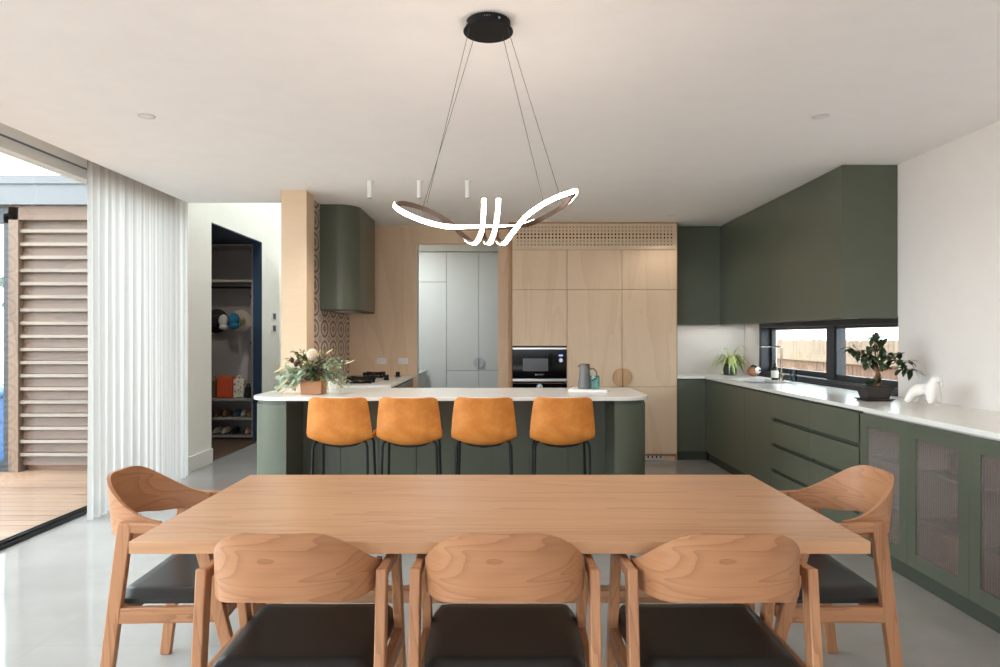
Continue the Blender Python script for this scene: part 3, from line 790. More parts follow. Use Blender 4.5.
for px, lab in ((381.7, 'white double power outlet nearer the tiles above the burners'), (403.2, 'white double power outlet nearer the scullery opening')):
    x = (px-CX)*BY/F; zc = 1.36-24*BY/F
    t = thing('power_outlet', lab, 'outlet', (x, BY, zc), 'outlets on the timber wall')
    MB().box(x-.056, x+.056, BY-.010, BY-.0005, zc-.035, zc+.035).build('plate', PLASTIC_W, t, bevel=.003)
    for s in (-1, 1):
        MB().box(x+s*.04-.006, x+s*.04+.006, BY-.013, BY-.0095, zc+.012, zc+.026).build('switch', PLASTIC_W, t, bevel=.001)
        m = MB()
        for dx, r_ in ((-.007, .5), (.007, -.5)): m.bar((x+s*.022+dx, BY-.0105, zc-.0), (x+s*.022+dx+r_*.006, BY-.0105, zc-.008), .002, .001, ref=(0, 1, 0))
        m.bar((x+s*.022, BY-.0105, zc-.013), (x+s*.022, BY-.0105, zc-.021), .002, .001, ref=(0, 1, 0))
        m.build('socket', DARK, t)
x, zc = XW, 1.07
t = thing('power_outlet', 'long white outlet plate on the right wall behind the white dog figurine', 'outlet', (XW, 4.58, zc))
MB().box(XW-.010, XW-.0005, 4.46, 4.70, zc-.037, zc+.037).build('plate', PLASTIC_W, t, bevel=.003)
for i in range(4):
    MB().box(XW-.012, XW-.0095, 4.485+i*.055, 4.497+i*.055, zc+.008, zc+.022).build('switch', PLASTIC_W, t)

# ================================================================ scullery cupboards beyond the opening
PYs = 9.0
def sc_x(px): return (px-CX)*PYs/F
def sc_z(py): return H+(CY-py)*PYs/F
cg = 'grey cupboards in the scullery'
def gcup(x0, x1, zsplit, lab, disc=0):
    t = thing('grey_cupboard', lab, 'cupboard', ((x0+x1)/2, PYs+.3, 0), cg)
    MB().box(x0, x1, PYs+.021, 9.6, .0, sc_z(252)).build('carcass', mat('grey_carcass', (120, 126, 128), .6), t)
    zt = sc_z(252)
    zz = [.08]+zsplit+[zt]
    for a, b in zip(zz, zz[1:]):
        d = MB().box(x0+.0025, x1-.0025, PYs, PYs+.02, a+.0025, b-.0025).build('door', GREYCAB, t, bevel=.0015)
        if disc and a <= sc_z(363) <= b:
            hx_ = x1 if disc > 0 else x0; a0 = 90 if disc > 0 else -90; n = 16; Rr = .068; hz = sc_z(363)
            poly = [(hx_-disc*.005+Rr*math.cos(math.radians(a0+180*i/n)), hz+Rr*math.sin(math.radians(a0+180*i/n))) for i in range(n+1)]
            N = len(poly); vs = [(q[0], PYs-.02, q[1]) for q in poly]+[(q[0], PYs-.0005, q[1]) for q in poly]
            MB().add(vs, [tuple(range(N)), tuple(range(2*N-1, N-1, -1))]+[((i+1) % N, i, N+i, N+(i+1) % N) for i in range(N)]).build('handle', mat('grey_handle', (160, 169, 171), .45), d, bevel=.003, smooth=30)
gcup(sc_x(378), sc_x(446.5), [sc_z(282)], 'grey scullery cupboard at the left of the timber opening')
gcup(sc_x(446.5), sc_x(478.8), [sc_z(370.5)], 'grey scullery cupboard in the middle of the opening', 1)
gcup(sc_x(478.8), sc_x(511), [sc_z(370.5)], 'grey scullery cupboard at the right of the opening', -1)
MB().box(sc_x(370), sc_x(540), PYs+.0, 9.6, sc_z(251.4), ZC).build('grey_bulkhead', GREYCAB)
struct(bpy.data.objects['grey_bulkhead']).name = 'trim_5'
sb = thing('scullery_bench', 'small grey bench inside the scullery opening', 'bench', (-1.3, 8.4, 0))
MB().box(-1.71, -.965, 7.87, 8.95, .905, .93).build('worktop', mat('grey_stone', (150, 152, 150), .3), sb, bevel=.002)
MB().box(-1.71, -.985, 7.88, 8.95, 0, .904).build('cabinet', GREYCAB, sb)
pl = bpy.data.lights.new('scullery_fill_lamp', 'AREA'); pl.shape = 'DISK'; pl.size = .12; pl.energy = 17; pl.color = (.86, .95, 1)  # unseen lamp without a fitting, added to brighten the scullery
o = bpy.data.objects.new('scullery_fill_lamp', pl); C.objects.link(o); o.location = (-1.3, 8.02, 2.5)
# ================================================================ dining table
tb = thing('dining_table', 'long oak dining table in the foreground', 'table', (0, 2.52, 0))
TX0, TX1, TY0, TY1 = -1.11, 1.102, 2.026, 3.012
MB().box(TX0, TX1, TY0, TY1, .7135, .75).build('tabletop', OAK_T, tb, bevel=.0015)
for s in (-1, 1):
    m = MB(); m.bar((s*.913, 2.545, .03), (s*.913, 2.545, .68), .14, .024, ref=(0, 1, 0))
    m.build('leg', OAK_L, tb, bevel=.003)
    m = MB(); m.box(s*.913-.0125, s*.913+.0125, 2.46, 2.63, .68, .7133); m.box(s*.913-.0125, s*.913+.0125, 2.46, 2.63, 0, .03)
    m.build('foot', OAK_R, tb, bevel=.004)
m = MB().box(-.90, .90, 2.49, 2.55, .385, .43).build('stretcher', OAK_T, tb, bevel=.002)

# ================================================================ dining chairs (local: faces +Y, origin on the floor)
def chair(label):
    t = thing('dining_chair', label, 'chair', (0, 0, 0), 'oak dining chairs with black seats')
    XL = .255
    for s in (-1, 1):
        x = s*XL
        MB().bar((x, -.258, 0), (x, -.172, .700), .03, .044, .03, .05).build('leg', OAK_L, t, bevel=.004)
        MB().bar((x, .252, 0), (x, .076, .679), .03, .042, .03, .046).build('leg', OAK_L, t, bevel=.004)
        MB().bar((x, -.160, .682), (x, .070, .674), .026, .036, .026, .034).build('arm', OAK_R, t, bevel=.005)
        MB().bar((x, -.215, .372), (x, .155, .372), .026, .056).build('side_rail', OAK_R, t, bevel=.003)
    for y in (-.19, .17):
        MB().box(-XL+.013, XL-.013, y-.012, y+.012, .352, .398).build('cross_rail', OAK_B, t, bevel=.003)
    # seat pad
    rows = []; N = 14; M_ = 18
    def prof(u): return 1-abs(u)**7
    m = MB(); top = []; bot = []
    for i in range(N+1):
        v = -1+2*i/N; r1 = []; r2 = []
        for k in range(M_+1):
            u = -1+2*k/M_
            hw = .238+.006*v; cr = 1-.018*(abs(u)**6)*(abs(v)**6)*4
            x = hw*u*cr; y = (.002+.236*v*cr)
            e = max(abs(u), abs(v)); drop = .03*max(0, (e-.82)/.18)**2.2
            r1.append((x, y, .450-drop-.006*(1-u*u)*(1-v*v))); r2.append((x, y, .403))
        top.append(r1); bot.append(r2)
    m.sheet(top); m.sheet(bot)
    rim = lambda g: [g[0][k] for k in range(M_+1)]+[g[i][M_] for i in range(1, N+1)]+[g[N][k] for k in range(M_-1, -1, -1)]+[g[i][0] for i in range(N-1, 0, -1)]
    m.sheet([rim(top), rim(bot)], close=True)
    m.build('seat_pad', LEATHER_B, t, smooth=60)
    # bent plywood backrest wrapping into short wings
    rows = []; nr = []; U = 48; K = 14
    def plan(u):
        ph = u*PI/2; sn, cs = math.sin(ph), math.cos(ph)
        return V((.236*math.copysign(abs(sn)**.78, sn), -.062-.248*max(cs, 0)**.78, 0))
    def sm(a, b, x): x = max(0, min(1, (x-a)/(b-a))); return x*x*(3-2*x)
    for j in range(K+1):
        v = j/K; r = []; n_ = []
        for i in range(U+1):
            u = -1+2*i/U; a = abs(u)
            zt = .839-.142*(.3*a**2.3+.7*sm(.17, 1., a))
            zb = .652-.018*sm(.1, .55, a)+.022*sm(.8, 1., a)
            z = zb+(zt-zb)*v; p = plan(u)
            lean = -.022*(z-.645)/.2*math.cos(u*PI/2)
            q = plan(min(1, u+.01))-plan(max(-1, u-.01)); nn = V((q.y, -q.x, 0)).normalized()
            r.append((p.x, p.y+lean, z)); n_.append(nn)
        rows.append(r); nr.append(n_)
    MB().shell(rows, nr, .013).build('backrest', OAK_B, t, smooth=50)
    return t
import math as _m
proto = chair('oak dining chair with its back to the camera, at the left of the front row')
proto.location = (-.595, 2.12, 0)
for x, y, rz, lab in ((.011, 2.12, 0, 'oak dining chair with its back to the camera, in the middle of the front row'),
                      (.628, 2.12, 0, 'oak dining chair with its back to the camera, at the right of the front row'),
                      (-1.172, 2.68, -87.5, 'oak dining chair at the table end beside the white curtain'),
                      (1.170, 2.68, 90, 'oak dining chair at the table end beside the green cabinets')):
    c = copy_tree(proto); c.location = (x, y, 0); c.rotation_euler = (0, 0, math.radians(rz)); c['label'] = lab

# ================================================================ bar stools
def stool(label):
    t = thing('bar_stool', label, 'stool', (0, 0, 0), 'tan leather stools at the island')
    prof = catmull([(0, -.255, .953), (0, -.243, .90), (0, -.225, .80), (0, -.207, .71), (0, -.165, .645), (0, -.09, .615), (0, .03, .612), (0, .14, .625), (0, .20, .618)], 5)
    ws = [.19, .198, .211, .219, .219, .216, .21, .202, .188]
    rows = []; nr = []; U = 28; n = len(prof)-1
    for i, p in enumerate(prof):
        tt = i/n*8; k = min(7, int(tt)); wd = ws[k]+(ws[k+1]-ws[k])*(tt-k)
        q = prof[min(n, i+1)]-prof[max(0, i-1)]; q.normalize()
        nn = V((0, q.z, -q.y))     # outward (back / underside)
        back = 1-min(1, max(0, (tt-2.6)/2.2))
        r = []; rn = []
        for j in range(U+1):
            u = -1+2*j/U; a = abs(u)
            lift = (.05*back+.0)*a**2.4
            up = .062*(1-back)*a**2.2
            corner = 0
            if tt < .9: corner = (.9-tt)/.9*.012*(max(0, (a-.80)/.2)**2)
            dip = .006*(1-a*a) if tt < 1 else 0
            side = V((math.copysign(.35*a**3, u), 0, 0))
            r.append((p.x+wd*u*(1-corner*1.2), p.y+lift, p.z+up-corner-dip*(1-min(1, tt))))
            rn.append((nn+side).normalized())
        rows.append(r); nr.append(rn)
    MB().shell(rows, nr, -.022).build('seat_shell', TAN, t, smooth=60, bevel=.006, seg=3)
    # black under-seat frame and legs
    r = .0095
    for s in (-1, 1):
        MB().tube([(s*.150, -.135, .640), (s*.178, -.150, .628), (s*.188, -.158, .60), (s*.20, -.185, .0)], r, 10).build('leg', BLACK, t, smooth=50)
        MB().tube([(s*.140, .09, .628), (s*.176, .10, .618), (s*.184, .105, .59), (s*.20, .145, .0)], r, 10).build('leg', BLACK, t, smooth=50)
    m = MB()
    for y, zz in ((-.135, .0), (.09, -.012)): m.tube([(-.155, y, .642+zz), (-.10, y, .612+zz), (0, y, .598+zz*.3), (.10, y, .612+zz), (.155, y, .642+zz)], .010, 8)
    m.bar((0, -.14, .594), (0, .10, .594), .05, .006)
    m.build('under_frame', BLACK, t, smooth=50)
    fz = .24
    def lg(y0, y1, z, x0=.188, x1=.2): k = (.6-z)/.6; return x0+(x1-x0)*k, y0+(y1-y0)*k
    xr, yr = lg(-.158, -.185, fz); xf, yf = lg(.105, .145, fz, .184)
    m = MB().tube([(-xf, yf, fz), (xf, yf, fz)], .008, 8); m.tube([(-xr, yr, fz), (-xf, yf, fz)], .008, 8); m.tube([(xr, yr, fz), (xf, yf, fz)], .008, 8)
    m.build('footrest', BLACK, t, smooth=50)
    return t
proto = stool('tan leather bar stool in front of the flower box, first from the timber pillar')
proto.location = (-1.115, 4.87, 0)
for x, lab in ((-.634, 'tan leather bar stool second from the timber pillar'), (-.118, 'tan leather bar stool third from the timber pillar'), (.424, 'tan leather bar stool in front of the jug, last from the timber pillar')):
    c = copy_tree(proto); c.location = (x, 4.87, 0); c['label'] = lab

# ================================================================ pendant lamp
PYc = 2.72; SP = PYc/F
def pp(px, py, dy=0.):
    Y = PYc+dy; return V(((px-CX)*Y/F, Y, H+(CY-py)*Y/F))
pd = thing('pendant_lamp', 'black ceiling rose carrying a looping glowing ribbon lamp on thin cables', 'pendant lamp', (-.05, PYc, 1.7))
cxp = -.051
MB().lathe([(.088, -.036), (.088, 0)], (cxp, PYc, ZC-.001), 48).build('canopy', BLACK, pd, smooth=40)
cp = [x for x in pd.children if x.name.startswith('canopy')][0]
MB().lathe([(.099, -.041), (.0995, -.040), (.0995, -.037), (.099, -.036)], (cxp, PYc, ZC-.001), 48).build('cover_plate', BLACK, cp, smooth=40)
m = MB()
for a in (200, 300):
    a_ = math.radians(a); m.sphere((cxp+.088*math.cos(a_), PYc+.088*math.sin(a_), ZC-.018), .005, nu=10, nv=6)
for a in (262, 268, 274):
    a_ = math.radians(a); m.sphere((cxp+.088*math.cos(a_), PYc+.088*math.sin(a_), ZC-.014), .0022, nu=8, nv=6)
m.build('screw', STEEL, cp, smooth=60)
K = [  # px, py, depth, outward normal, width scale
 (395, 205, .0, (-1, -.25, 0)), (404, 212.5, -.07, (-.5, -1, -.1)), (424, 221, -.10, (-.1, -1, -.2)), (446, 226.5, -.075, (.1, -1, -.1)),
 (466, 227.6, -.01, (.1, -.8, .55)), (488, 227.4, .04, (0, -.5, .85)), (508, 227, .06, (0, -.25, .95)), (524, 225, .085, (-.1, .3, .9)),
 (542, 218.5, .10, (.1, .95, .25)), (562, 206.5, .075, (.3, 1, .1)), (576, 191.5, .0, (1, -.2, 0)),
 (562, 195.5, -.075, (.2, -1, .1)), (544, 204, -.10, (-.1, -1, .1)), (526, 217, -.085, (-.2, -1, .1)), (512.5, 233, -.055, (-.1, -1, -.2)), (502.5, 243.5, .0, (-.1, -.25, -1)),
 (496.5, 235, .055, (0, 1, -.2)), (497.5, 213, .055, (0, 1, .2)), (498.5, 200, .0, (0, -.25, 1)), (497.5, 214, -.055, (0, -1, .1)), (494, 233, -.05, (0, -1, -.2)), (488.5, 243, .0, (0, -.25, -1)),
 (483.5, 235, .055, (0, 1, -.2)), (482.5, 213, .055, (0, 1, .2)), (484, 200, .0, (0, -.25, 1)), (483.5, 214, -.055, (0, -1, .1)), (481.5, 232, -.05, (0, -1, -.2)), (474, 243, .0, (-.1, -.25, -1)),
 (464, 236.5, .055, (-.1, 1, -.2)), (448, 221.5, .095, (0, 1, .1)), (428, 210.5, .10, (0, 1, .1)), (406, 204, .06, (-.4, 1, 0))]
pts = catmull([pp(a, b, c_) for a, b, c_, n_ in K], 10, True)
nrm = [v.normalized() for v in catmull([V(n_).normalized() for *_, n_ in K], 10, True)]
def ribbon(w, d0, d1):
    rows = []; N = len(pts)
    for i in range(N):
        t = (pts[(i+1) % N]-pts[i-1]).normalized(); n_ = (nrm[i]-t*nrm[i].dot(t)).normalized(); b = t.cross(n_)
        rows.append([pts[i]+b*(w/2)+n_*d0, pts[i]-b*(w/2)+n_*d0, pts[i]-b*(w/2)+n_*d1, pts[i]+b*(w/2)+n_*d1])
    rows.append(rows[0])
    return MB().sheet(rows, close=True)
ribbon(.019, -.007, .003).build('channel', mat('bronze_channel', (96, 76, 62), .4, metal=.3), pd, smooth=50)
ribbon(.0165, .0032, .0062).build('diffuser', mat('warm_diffuser', (255, 240, 220), .4, emit=(255, 238, 220), es=40.), pd, smooth=50)
zb = ZC-.041
for (ax, ay), (bx, by, bd) in (((470, -.04), (427, 203, .10)), ((474, .04), (421, 214, -.08)), ((503, .04), (544, 204, -.09)), ((507.5, -.04), (562, 203, .075))):
    q = pp(bx, by, bd); p0 = V(((ax-488.3)*SP*1.0+cxp, PYc+ay, zb))
    MB().tube([p0, q], .0011, 6).build('cable', mat('grey_cable', (70, 66, 64), .5), pd)

# ceiling fittings
def spot(loc, e, size=140, col=(1, .93, .84)):
    l = bpy.data.lights.new('spot', 'SPOT'); l.energy = e; l.spot_size = math.radians(size); l.spot_blend = .6; l.shadow_soft_size = .05; l.color = col
    o = bpy.data.objects.new('lamp', l); C.objects.link(o); o.location = loc
for px, lab in ((369.8, 'white cylinder spotlight nearest the range hood'), (419.5, 'middle one of the three white cylinder spotlights'), (467.7, 'white cylinder spotlight nearest the pendant cables')):
    Y = 5.49; x = (px-CX)*Y/F
    t = thing('ceiling_spotlight', lab, 'spotlight', (x, Y, ZC), 'white cylinder spotlights over the island')
    MB().lathe([(.019, -.136), (.0205, -.138), (.0205, -.004), (.0205, -.0005)], (x, Y, ZC), 24).build('cylinder', PLASTIC_W, t, smooth=40)
    MB().lathe([(.030, -.006), (.030, -.0005)], (x, Y, ZC), 24).build('mounting_plate', PLASTIC_W, t, smooth=40)
    spot((x, Y, ZC-.145), 20)
    MB().lathe([(.017, -.1385), (.015, -.1392)], (x, Y, ZC), 24).build('lens', mat('lens_grey', (120, 120, 120), .3), t, smooth=40)
for x, y, lab in ((-2.02, 3.877, 'round white recessed downlight on the curtain side of the ceiling'), (1.82, 3.877, 'round white recessed downlight in front of the green upper cabinets'), (1.77, 7.05, 'round white recessed downlight just before the birch cupboards')):
    spot((x, y, ZC-.012), 14)
    t = thing('downlight', lab, 'downlight', (x, y, ZC), 'recessed ceiling downlights')
    MB().lathe([(.046, -.004), (.048, -.003), (.048, -.0003), (.034, -.0003), (.034, -.003), (.040, -.0045)], (x, y, ZC), 36, cap=False).build('trim_ring', PLASTIC_W, t, smooth=40)
    MB().lathe([(.034, -.0022), (.001, -.0015)], (x, y, ZC), 36).build('lens', mat('downlight_lens', (240, 240, 238), .4), t, smooth=40)

# ================================================================ things on the island
fb = thing('flower_box', 'terracotta box of gum leaves, grasses and a banksia on the island', 'flower arrangement', (-1.43, 5.2, .926))
bx0, bx1, by0, by1 = -1.512, -1.357, 5.13, 5.285
m = MB(); m.bar((-1.4345, 5.2075, .9265), (-1.4345, 5.2075, 1.028), .155, .155, .165, .165)
m.build('box', mat('terracotta_wood', (176, 122, 86), .6, var=.08), fb, bevel=.004)
c0 = V((-1.4345, 5.2075, 1.03))
GL = [mat('eucalyptus_leaf', (172, 184, 158), .6, var=.12, vscale=30), mat('dark_leaf', (74, 92, 54), .5, var=.2, vscale=30), mat('olive_leaf', (142, 142, 74), .55, var=.2, vscale=30), mat('silver_green_leaf', (152, 168, 136), .6, var=.1, vscale=30)]
STEM = mat('brown_stem', (112, 92, 58), .7); STRAW = mat('straw_grass', (214, 190, 142), .7, var=.1, vscale=40)
mbs = [MB() for _ in range(4)]; stems = MB(); straw = MB(); yel = MB()
rnd = random.Random(3)
def spray(end, base, mi, n, L, W, rad=.004, droop=.3, start=.3):
    base, end = V(base), V(end); mid = (base+end)/2+V((0, 0, .05))
    path = catmull([base, mid, end], 8)
    stems.tube(path, .0022, 5)
    for i in range(n):
        t = start+(1-start)*i/max(1, n-1); k = min(len(path)-2, int(t*(len(path)-1)))
        p = path[k]; tg = (path[k+1]-path[k]).normalized()
        d_ = tg*.5+V((rnd.uniform(-1, 1), rnd.uniform(-1, 1), rnd.uniform(-.6, .8)))
        mbs[mi].leaf(p, d_, V((0, 0, 1))+V((rnd.uniform(-.4, .4),)*3), L*rnd.uniform(.7, 1.2), W*rnd.uniform(.8, 1.2), rnd.uniform(0, droop))
def fp(px, py, dy=0): 
    Y = 5.2+dy; return V(((px-CX)*Y/F, Y, H+(CY-py)*Y/F))
# silvery gum falling over the left, finer gum on the right
for px, py, dy in ((282, 372, -.05), (284, 376, -.1), (295, 380, -.13), (288, 381, .0), (278, 381, -.02), (286, 388, -.06), (293, 384, -.12), (298, 378, -.12), (290, 374, .08), (277, 389, .03), (301, 371, -.1)): spray(fp(px, py, dy), c0+V((rnd.uniform(-.06, .02), rnd.uniform(-.06, .04), 0)), 0, 19, .06, .04)
for px, py, dy in ((340, 366, -.02), (334, 374, -.08), (345, 376, .03), (351, 384, 0), (343, 388, -.06), (330, 366, -.1), (338, 358, .08), (332, 382, -.1), (346, 362, .04)): spray(fp(px, py, dy), c0+V((rnd.uniform(0, .06), rnd.uniform(-.06, .05), 0)), 3, 34, .038, .018)
for px, py, dy in ((311, 366, -.08), (303, 358, -.02), (316, 372, -.09), (298, 360, .08), (322, 360, .03), (313, 378, -.11), (307, 373, -.12), (318, 365, -.05), (295, 352, 0), (290, 362, -.05)): spray(fp(px, py, dy), c0+V((rnd.uniform(-.04, .04), rnd.uniform(-.05, .05), 0)), 1, 20, .055, .026, start=.15)
for px, py, dy in ((300, 350, 0), (325, 353, -.03), (286, 358, -.06), (335, 370, -.09), (305, 364, -.12), (328, 384, -.12)): spray(fp(px, py, dy), c0, 2, 12, .05, .013)
for mb_ in mbs+[stems]: mb_.v = [(a, b, max(c, .9285)) if b < 5.81 else (a, b, c) for a, b, c in mb_.v]
for o_, nm in zip(mbs, ('gum_leaves', 'dark_leaves', 'olive_leaves', 'silver_leaves')): o_.build(nm, GL[('gum_leaves', 'dark_leaves', 'olive_leaves', 'silver_leaves').index(nm)], fb, smooth='raw')
# grass heads
def head(px, py, qx, qy, dy=0., r=.008):
    a, b = fp(px, py, dy), fp(qx, qy, dy); stems.tube([c0, (c0+a)/2+V((0, 0, .03)), a], .0018, 5)
    straw.tube([a, a.lerp(b, .3), a.lerp(b, .7), b], [.003, r, r*.8, .001], 8)
head(286, 367, 273, 373, -.05); head(293, 363, 281, 357, 0, .005); head(325, 355, 333, 349, 0); head(345, 364, 355, 360, -.02, .005)
head(297, 356, 292, 345, .02, .005); head(303, 352, 300, 345, .05, .004); head(318, 357, 321, 350, .05, .008); head(296, 386, 290, 392, -.1, .007); head(283, 384, 275, 392, -.02, .007)
head(283, 392, 277, 394, -.02, .005); head(290, 376, 284, 384, -.08, .008)
for px, py in ((274, 365), (330, 392), (345, 386)):
    e = fp(px, py, -.05); yel.tube([c0, (c0+e)/2+V((0, 0, .03)), e], [.002, .003, .002], 5)
for mb_ in (straw, yel): mb_.v = [(a, b, max(c, .9285)) for a, b, c in mb_.v]
yel.build('yellow_stems', mat('yellow_stem', (196, 178, 70), .6), fb, smooth=60)
straw.build('grass_heads', STRAW, fb, smooth=60); stems.build('stems', STEM, fb, smooth=60)
bk = fp(312.3, 354.5, -.03)
MB().sphere(bk, .043, (1, 1, 1.08), 24, 14).build('banksia_head', mat('banksia_cream', (206, 188, 162), .9, var=.25, vscale=90), fb, smooth=80)
MB().tube([c0, bk], .005, 6).build('banksia_stem', STEM, fb)
m = MB()
for px, py in ((292, 360), (296, 364), (316, 368), (309, 372), (320, 371)): m.sphere(fp(px, py, -.07), .017, (1, 1, 1.2), 12, 8)
m.build('plum_buds', mat('plum_bud', (62, 34, 36), .7, var=.2, vscale=60), fb, smooth=80)
# white cup behind the flowers
cp_ = MB().lathe([(.03, 0), (.036, .004), (.042, .085), (.039, .085), (.032, .008), (.001, .008)], (-1.385, 5.60, .926), 28).build('white_cup', mat('white_ceramic', (226, 224, 220), .3), smooth=40)
tag(cp_, 'white ceramic cup behind the flower box', 'cup')
# board, jug and glass
bd = MB(); bd.bar((.56, 5.50, .9365), (.86, 5.43, .9365), .30, .02, ref=(0, 1, 0))
tag(bd.build('serving_board', mat('white_marble', (232, 230, 226), .35, var=.05, vscale=20), bevel=.003), 'white marble serving board on the island worktop', 'serving board')
jg = thing('water_jug', 'grey stoneware jug with a wooden lid on the white board', 'jug', (.675, 5.46, .947))
jm = mat('grey_stoneware', (104, 100, 98), .45, var=.05)
jx, jy, jz = .672, 5.46, .947
MB().lathe([(.052, 0), (.056, .004), (.052, .06), (.042, .15), (.041, .186), (.037, .186), (.037, .15)], (jx, jy, jz), 32).build('body', jm, jg, smooth=40)
MB().lathe([(.041, .187), (.042, .190), (.042, .197), (.040, .199)], (jx, jy, jz), 32).build('lid', mat('lid_timber', (112, 84, 62), .5), jg, smooth=40)
MB().tube(catmull([(jx+.040, jy, jz+.155), (jx+.068, jy, jz+.158), (jx+.092, jy, jz+.135), (jx+.094, jy, jz+.095), (jx+.072, jy, jz+.070), (jx+.048, jy, jz+.06)], 6), .006, 10).build('handle', jm, jg, smooth=60)
MB().prism([(jx-.038, jy-.012), (jx-.058, jy), (jx-.038, jy+.012)], jz+.172, jz+.186).build('spout', jm, jg, bevel=.003)
teal = thin_glass('teal_glass', (212, 240, 242), 1.2)
tg_ = MB().lathe([(.028, 0), (.034, .004), (.039, .05), (.036, .108), (.0335, .108), (.036, .05), (.031, .012), (.001, .010)], (jx+.072, 5.385, .947), 28).build('drinking_glass', teal, smooth=40)
tag(tg_, 'teal glass tumbler in front of the grey jug', 'glass')

# ================================================================ things on the window bench
zt = .926
sp = thing('spider_plant', 'spider plant with arching striped leaves in a dark pot on the back corner', 'plant', (2.62, 7.78, zt))
MB().lathe([(.062, 0), (.07, .004), (.084, .125), (.086, .13), (.078, .13), (.074, .115), (.001, .115)], (2.62, 7.78, zt), 32).build('pot', mat('charcoal_pot', (52, 56, 60), .5), sp, smooth=40)
lm = MB(); rnd = random.Random(11)
for i in range(64):
    a = rnd.uniform(0, 2*PI); L = rnd.uniform(.10, .25); hgt = rnd.uniform(.05, .16); dr = rnd.uniform(.0, .13)
    if i < 5: a, L, hgt, dr = [(.35, .22, .20, -.15), (2.9, .25, .17, -.09), (1.9, .10, .17, -.15), (5.2, .18, .19, -.05), (3.6, .24, .15, .02)][i]
    b = V((2.62, 7.78, zt+.115))+V((math.cos(a), math.sin(a), 0))*.02
    dv = V((math.cos(a), math.sin(a)*.85, 0)); p1 = b+dv*(L*.42)+V((0, 0, hgt*1.7)); p2 = b+dv*L+V((0, 0, -dr))
    path = []
    for k in range(9):
        t = k/8; path.append(b*(1-t)**2+p1*(2*t*(1-t))+p2*t*t)
    for p in path:
        p.x = min(p.x, 2.86); p.y = min(p.y, 8.09); p.z = max(p.z, zt+.004)
    sd = V((-dv.y, dv.x, 0)).normalized(); rows = []
    for k, p in enumerate(path):
        w_ = .0125*math.sin(PI*(.14+.84*k/8))
        rows.append([p-sd*w_+V((0, 0, .003)), p, p+sd*w_+V((0, 0, .003))])
    lm.sheet(rows)
lm.build('leaves', mat('spider_leaf', (190, 202, 128), .5, var=.22, vscale=70), sp, smooth='raw')
# round bird ornament
bo = thing('bird_ornament', 'round brown and white bird ornament by the window corner', 'ornament', (2.79, 7.52, zt))
MB().sphere((2.79, 7.52, zt+.058), .062, (1.05, 1, .93), 28, 16).build('body', mat('ornament_brown', (150, 98, 66), .35, var=.1), bo, smooth=80)
MB().sphere((2.818, 7.492, zt+.066), .045, (1.0, 1.0, .9), 20, 12).build('breast', mat('white_ceramic', (226, 224, 220)), bo, smooth=80)
m = MB()
for x, y, z, r in ((2.80, 7.476, .108, .014), (2.765, 7.49, .112, .012), (2.785, 7.5, .118, .012), (2.836, 7.452, .070, .011)): m.sphere((x, y, zt+z), r, nu=12, nv=8)
m.tube([(2.832, 7.455, zt+.07), (2.85, 7.42, zt+.064)], [.009, .001], 8)
m.build('markings', BLACK, bo, smooth=80)
# soap bottle, tap, glass
s_ = thing('soap_bottle', 'dark pump soap bottle with a white label beside the tap', 'bottle', (2.735, 6.86, zt))
sx, sy = 2.77, 6.88
MB().lathe([(.033, 0), (.035, .004), (.035, .115), (.026, .135), (.013, .142), (.013, .155), (.001, .155)], (sx, sy, zt), 28).build('body', mat('brown_glass_bottle', (38, 26, 20), .15), s_, smooth=40)
MB().lathe([(.0356, .022), (.0356, .095)], (sx, sy, zt), 28, cap=False).build('paper_label', mat('cream_label', (226, 222, 212), .7), s_, smooth=60)
m = MB().lathe([(.014, .15), (.014, .166), (.005, .168), (.005, .186), (.009, .187), (.009, .198), (.001, .199)], (sx, sy, zt), 20); m.tube([(sx, sy, zt+.192), (sx-.035, sy-.01, zt+.189)], .004, 8)
m.build('pump', BLACK, s_, smooth=40)
tp = thing('kitchen_tap', 'slim steel tap with a long level spout over the sink', 'tap', (2.77, 6.74, zt))
tx, ty = 2.775, 6.73
gun = mat('gunmetal', (150, 138, 122), .25, metal=1.)
MB().lathe([(.02, 0), (.02, .06), (.017, .064), (.009, .066)], (tx, ty, zt), 28).build('base', gun, tp, smooth=40)
MB().tube([(tx, ty, zt+.06), (tx, ty, zt+.325)], .0085, 16).build('stem', gun, tp, smooth=50)
MB().tube([(tx, ty, zt+.325), (tx-.008, ty, zt+.336), (tx-.03, ty, zt+.338), (tx-.215, ty, zt+.338)], .0075, 14).build('spout', mat('pale_steel', (226, 222, 214), .2, metal=1.), tp, smooth=60)
MB().tube([(tx, ty-.02, zt+.045), (tx, ty-.075, zt+.06)], .006, 10).build('lever', gun, tp, smooth=50)
gl_ = MB().lathe([(.03, 0), (.033, .003), (.036, .11), (.034, .11), (.031, .008), (.001, .008)], (2.845, 6.62, zt+.002), 24).build('tumbler', thin_glass('tumbler_glass', (206, 212, 216), 1.5), smooth=40)
tag(gl_, 'clear glass tumbler standing behind the tap', 'glass')
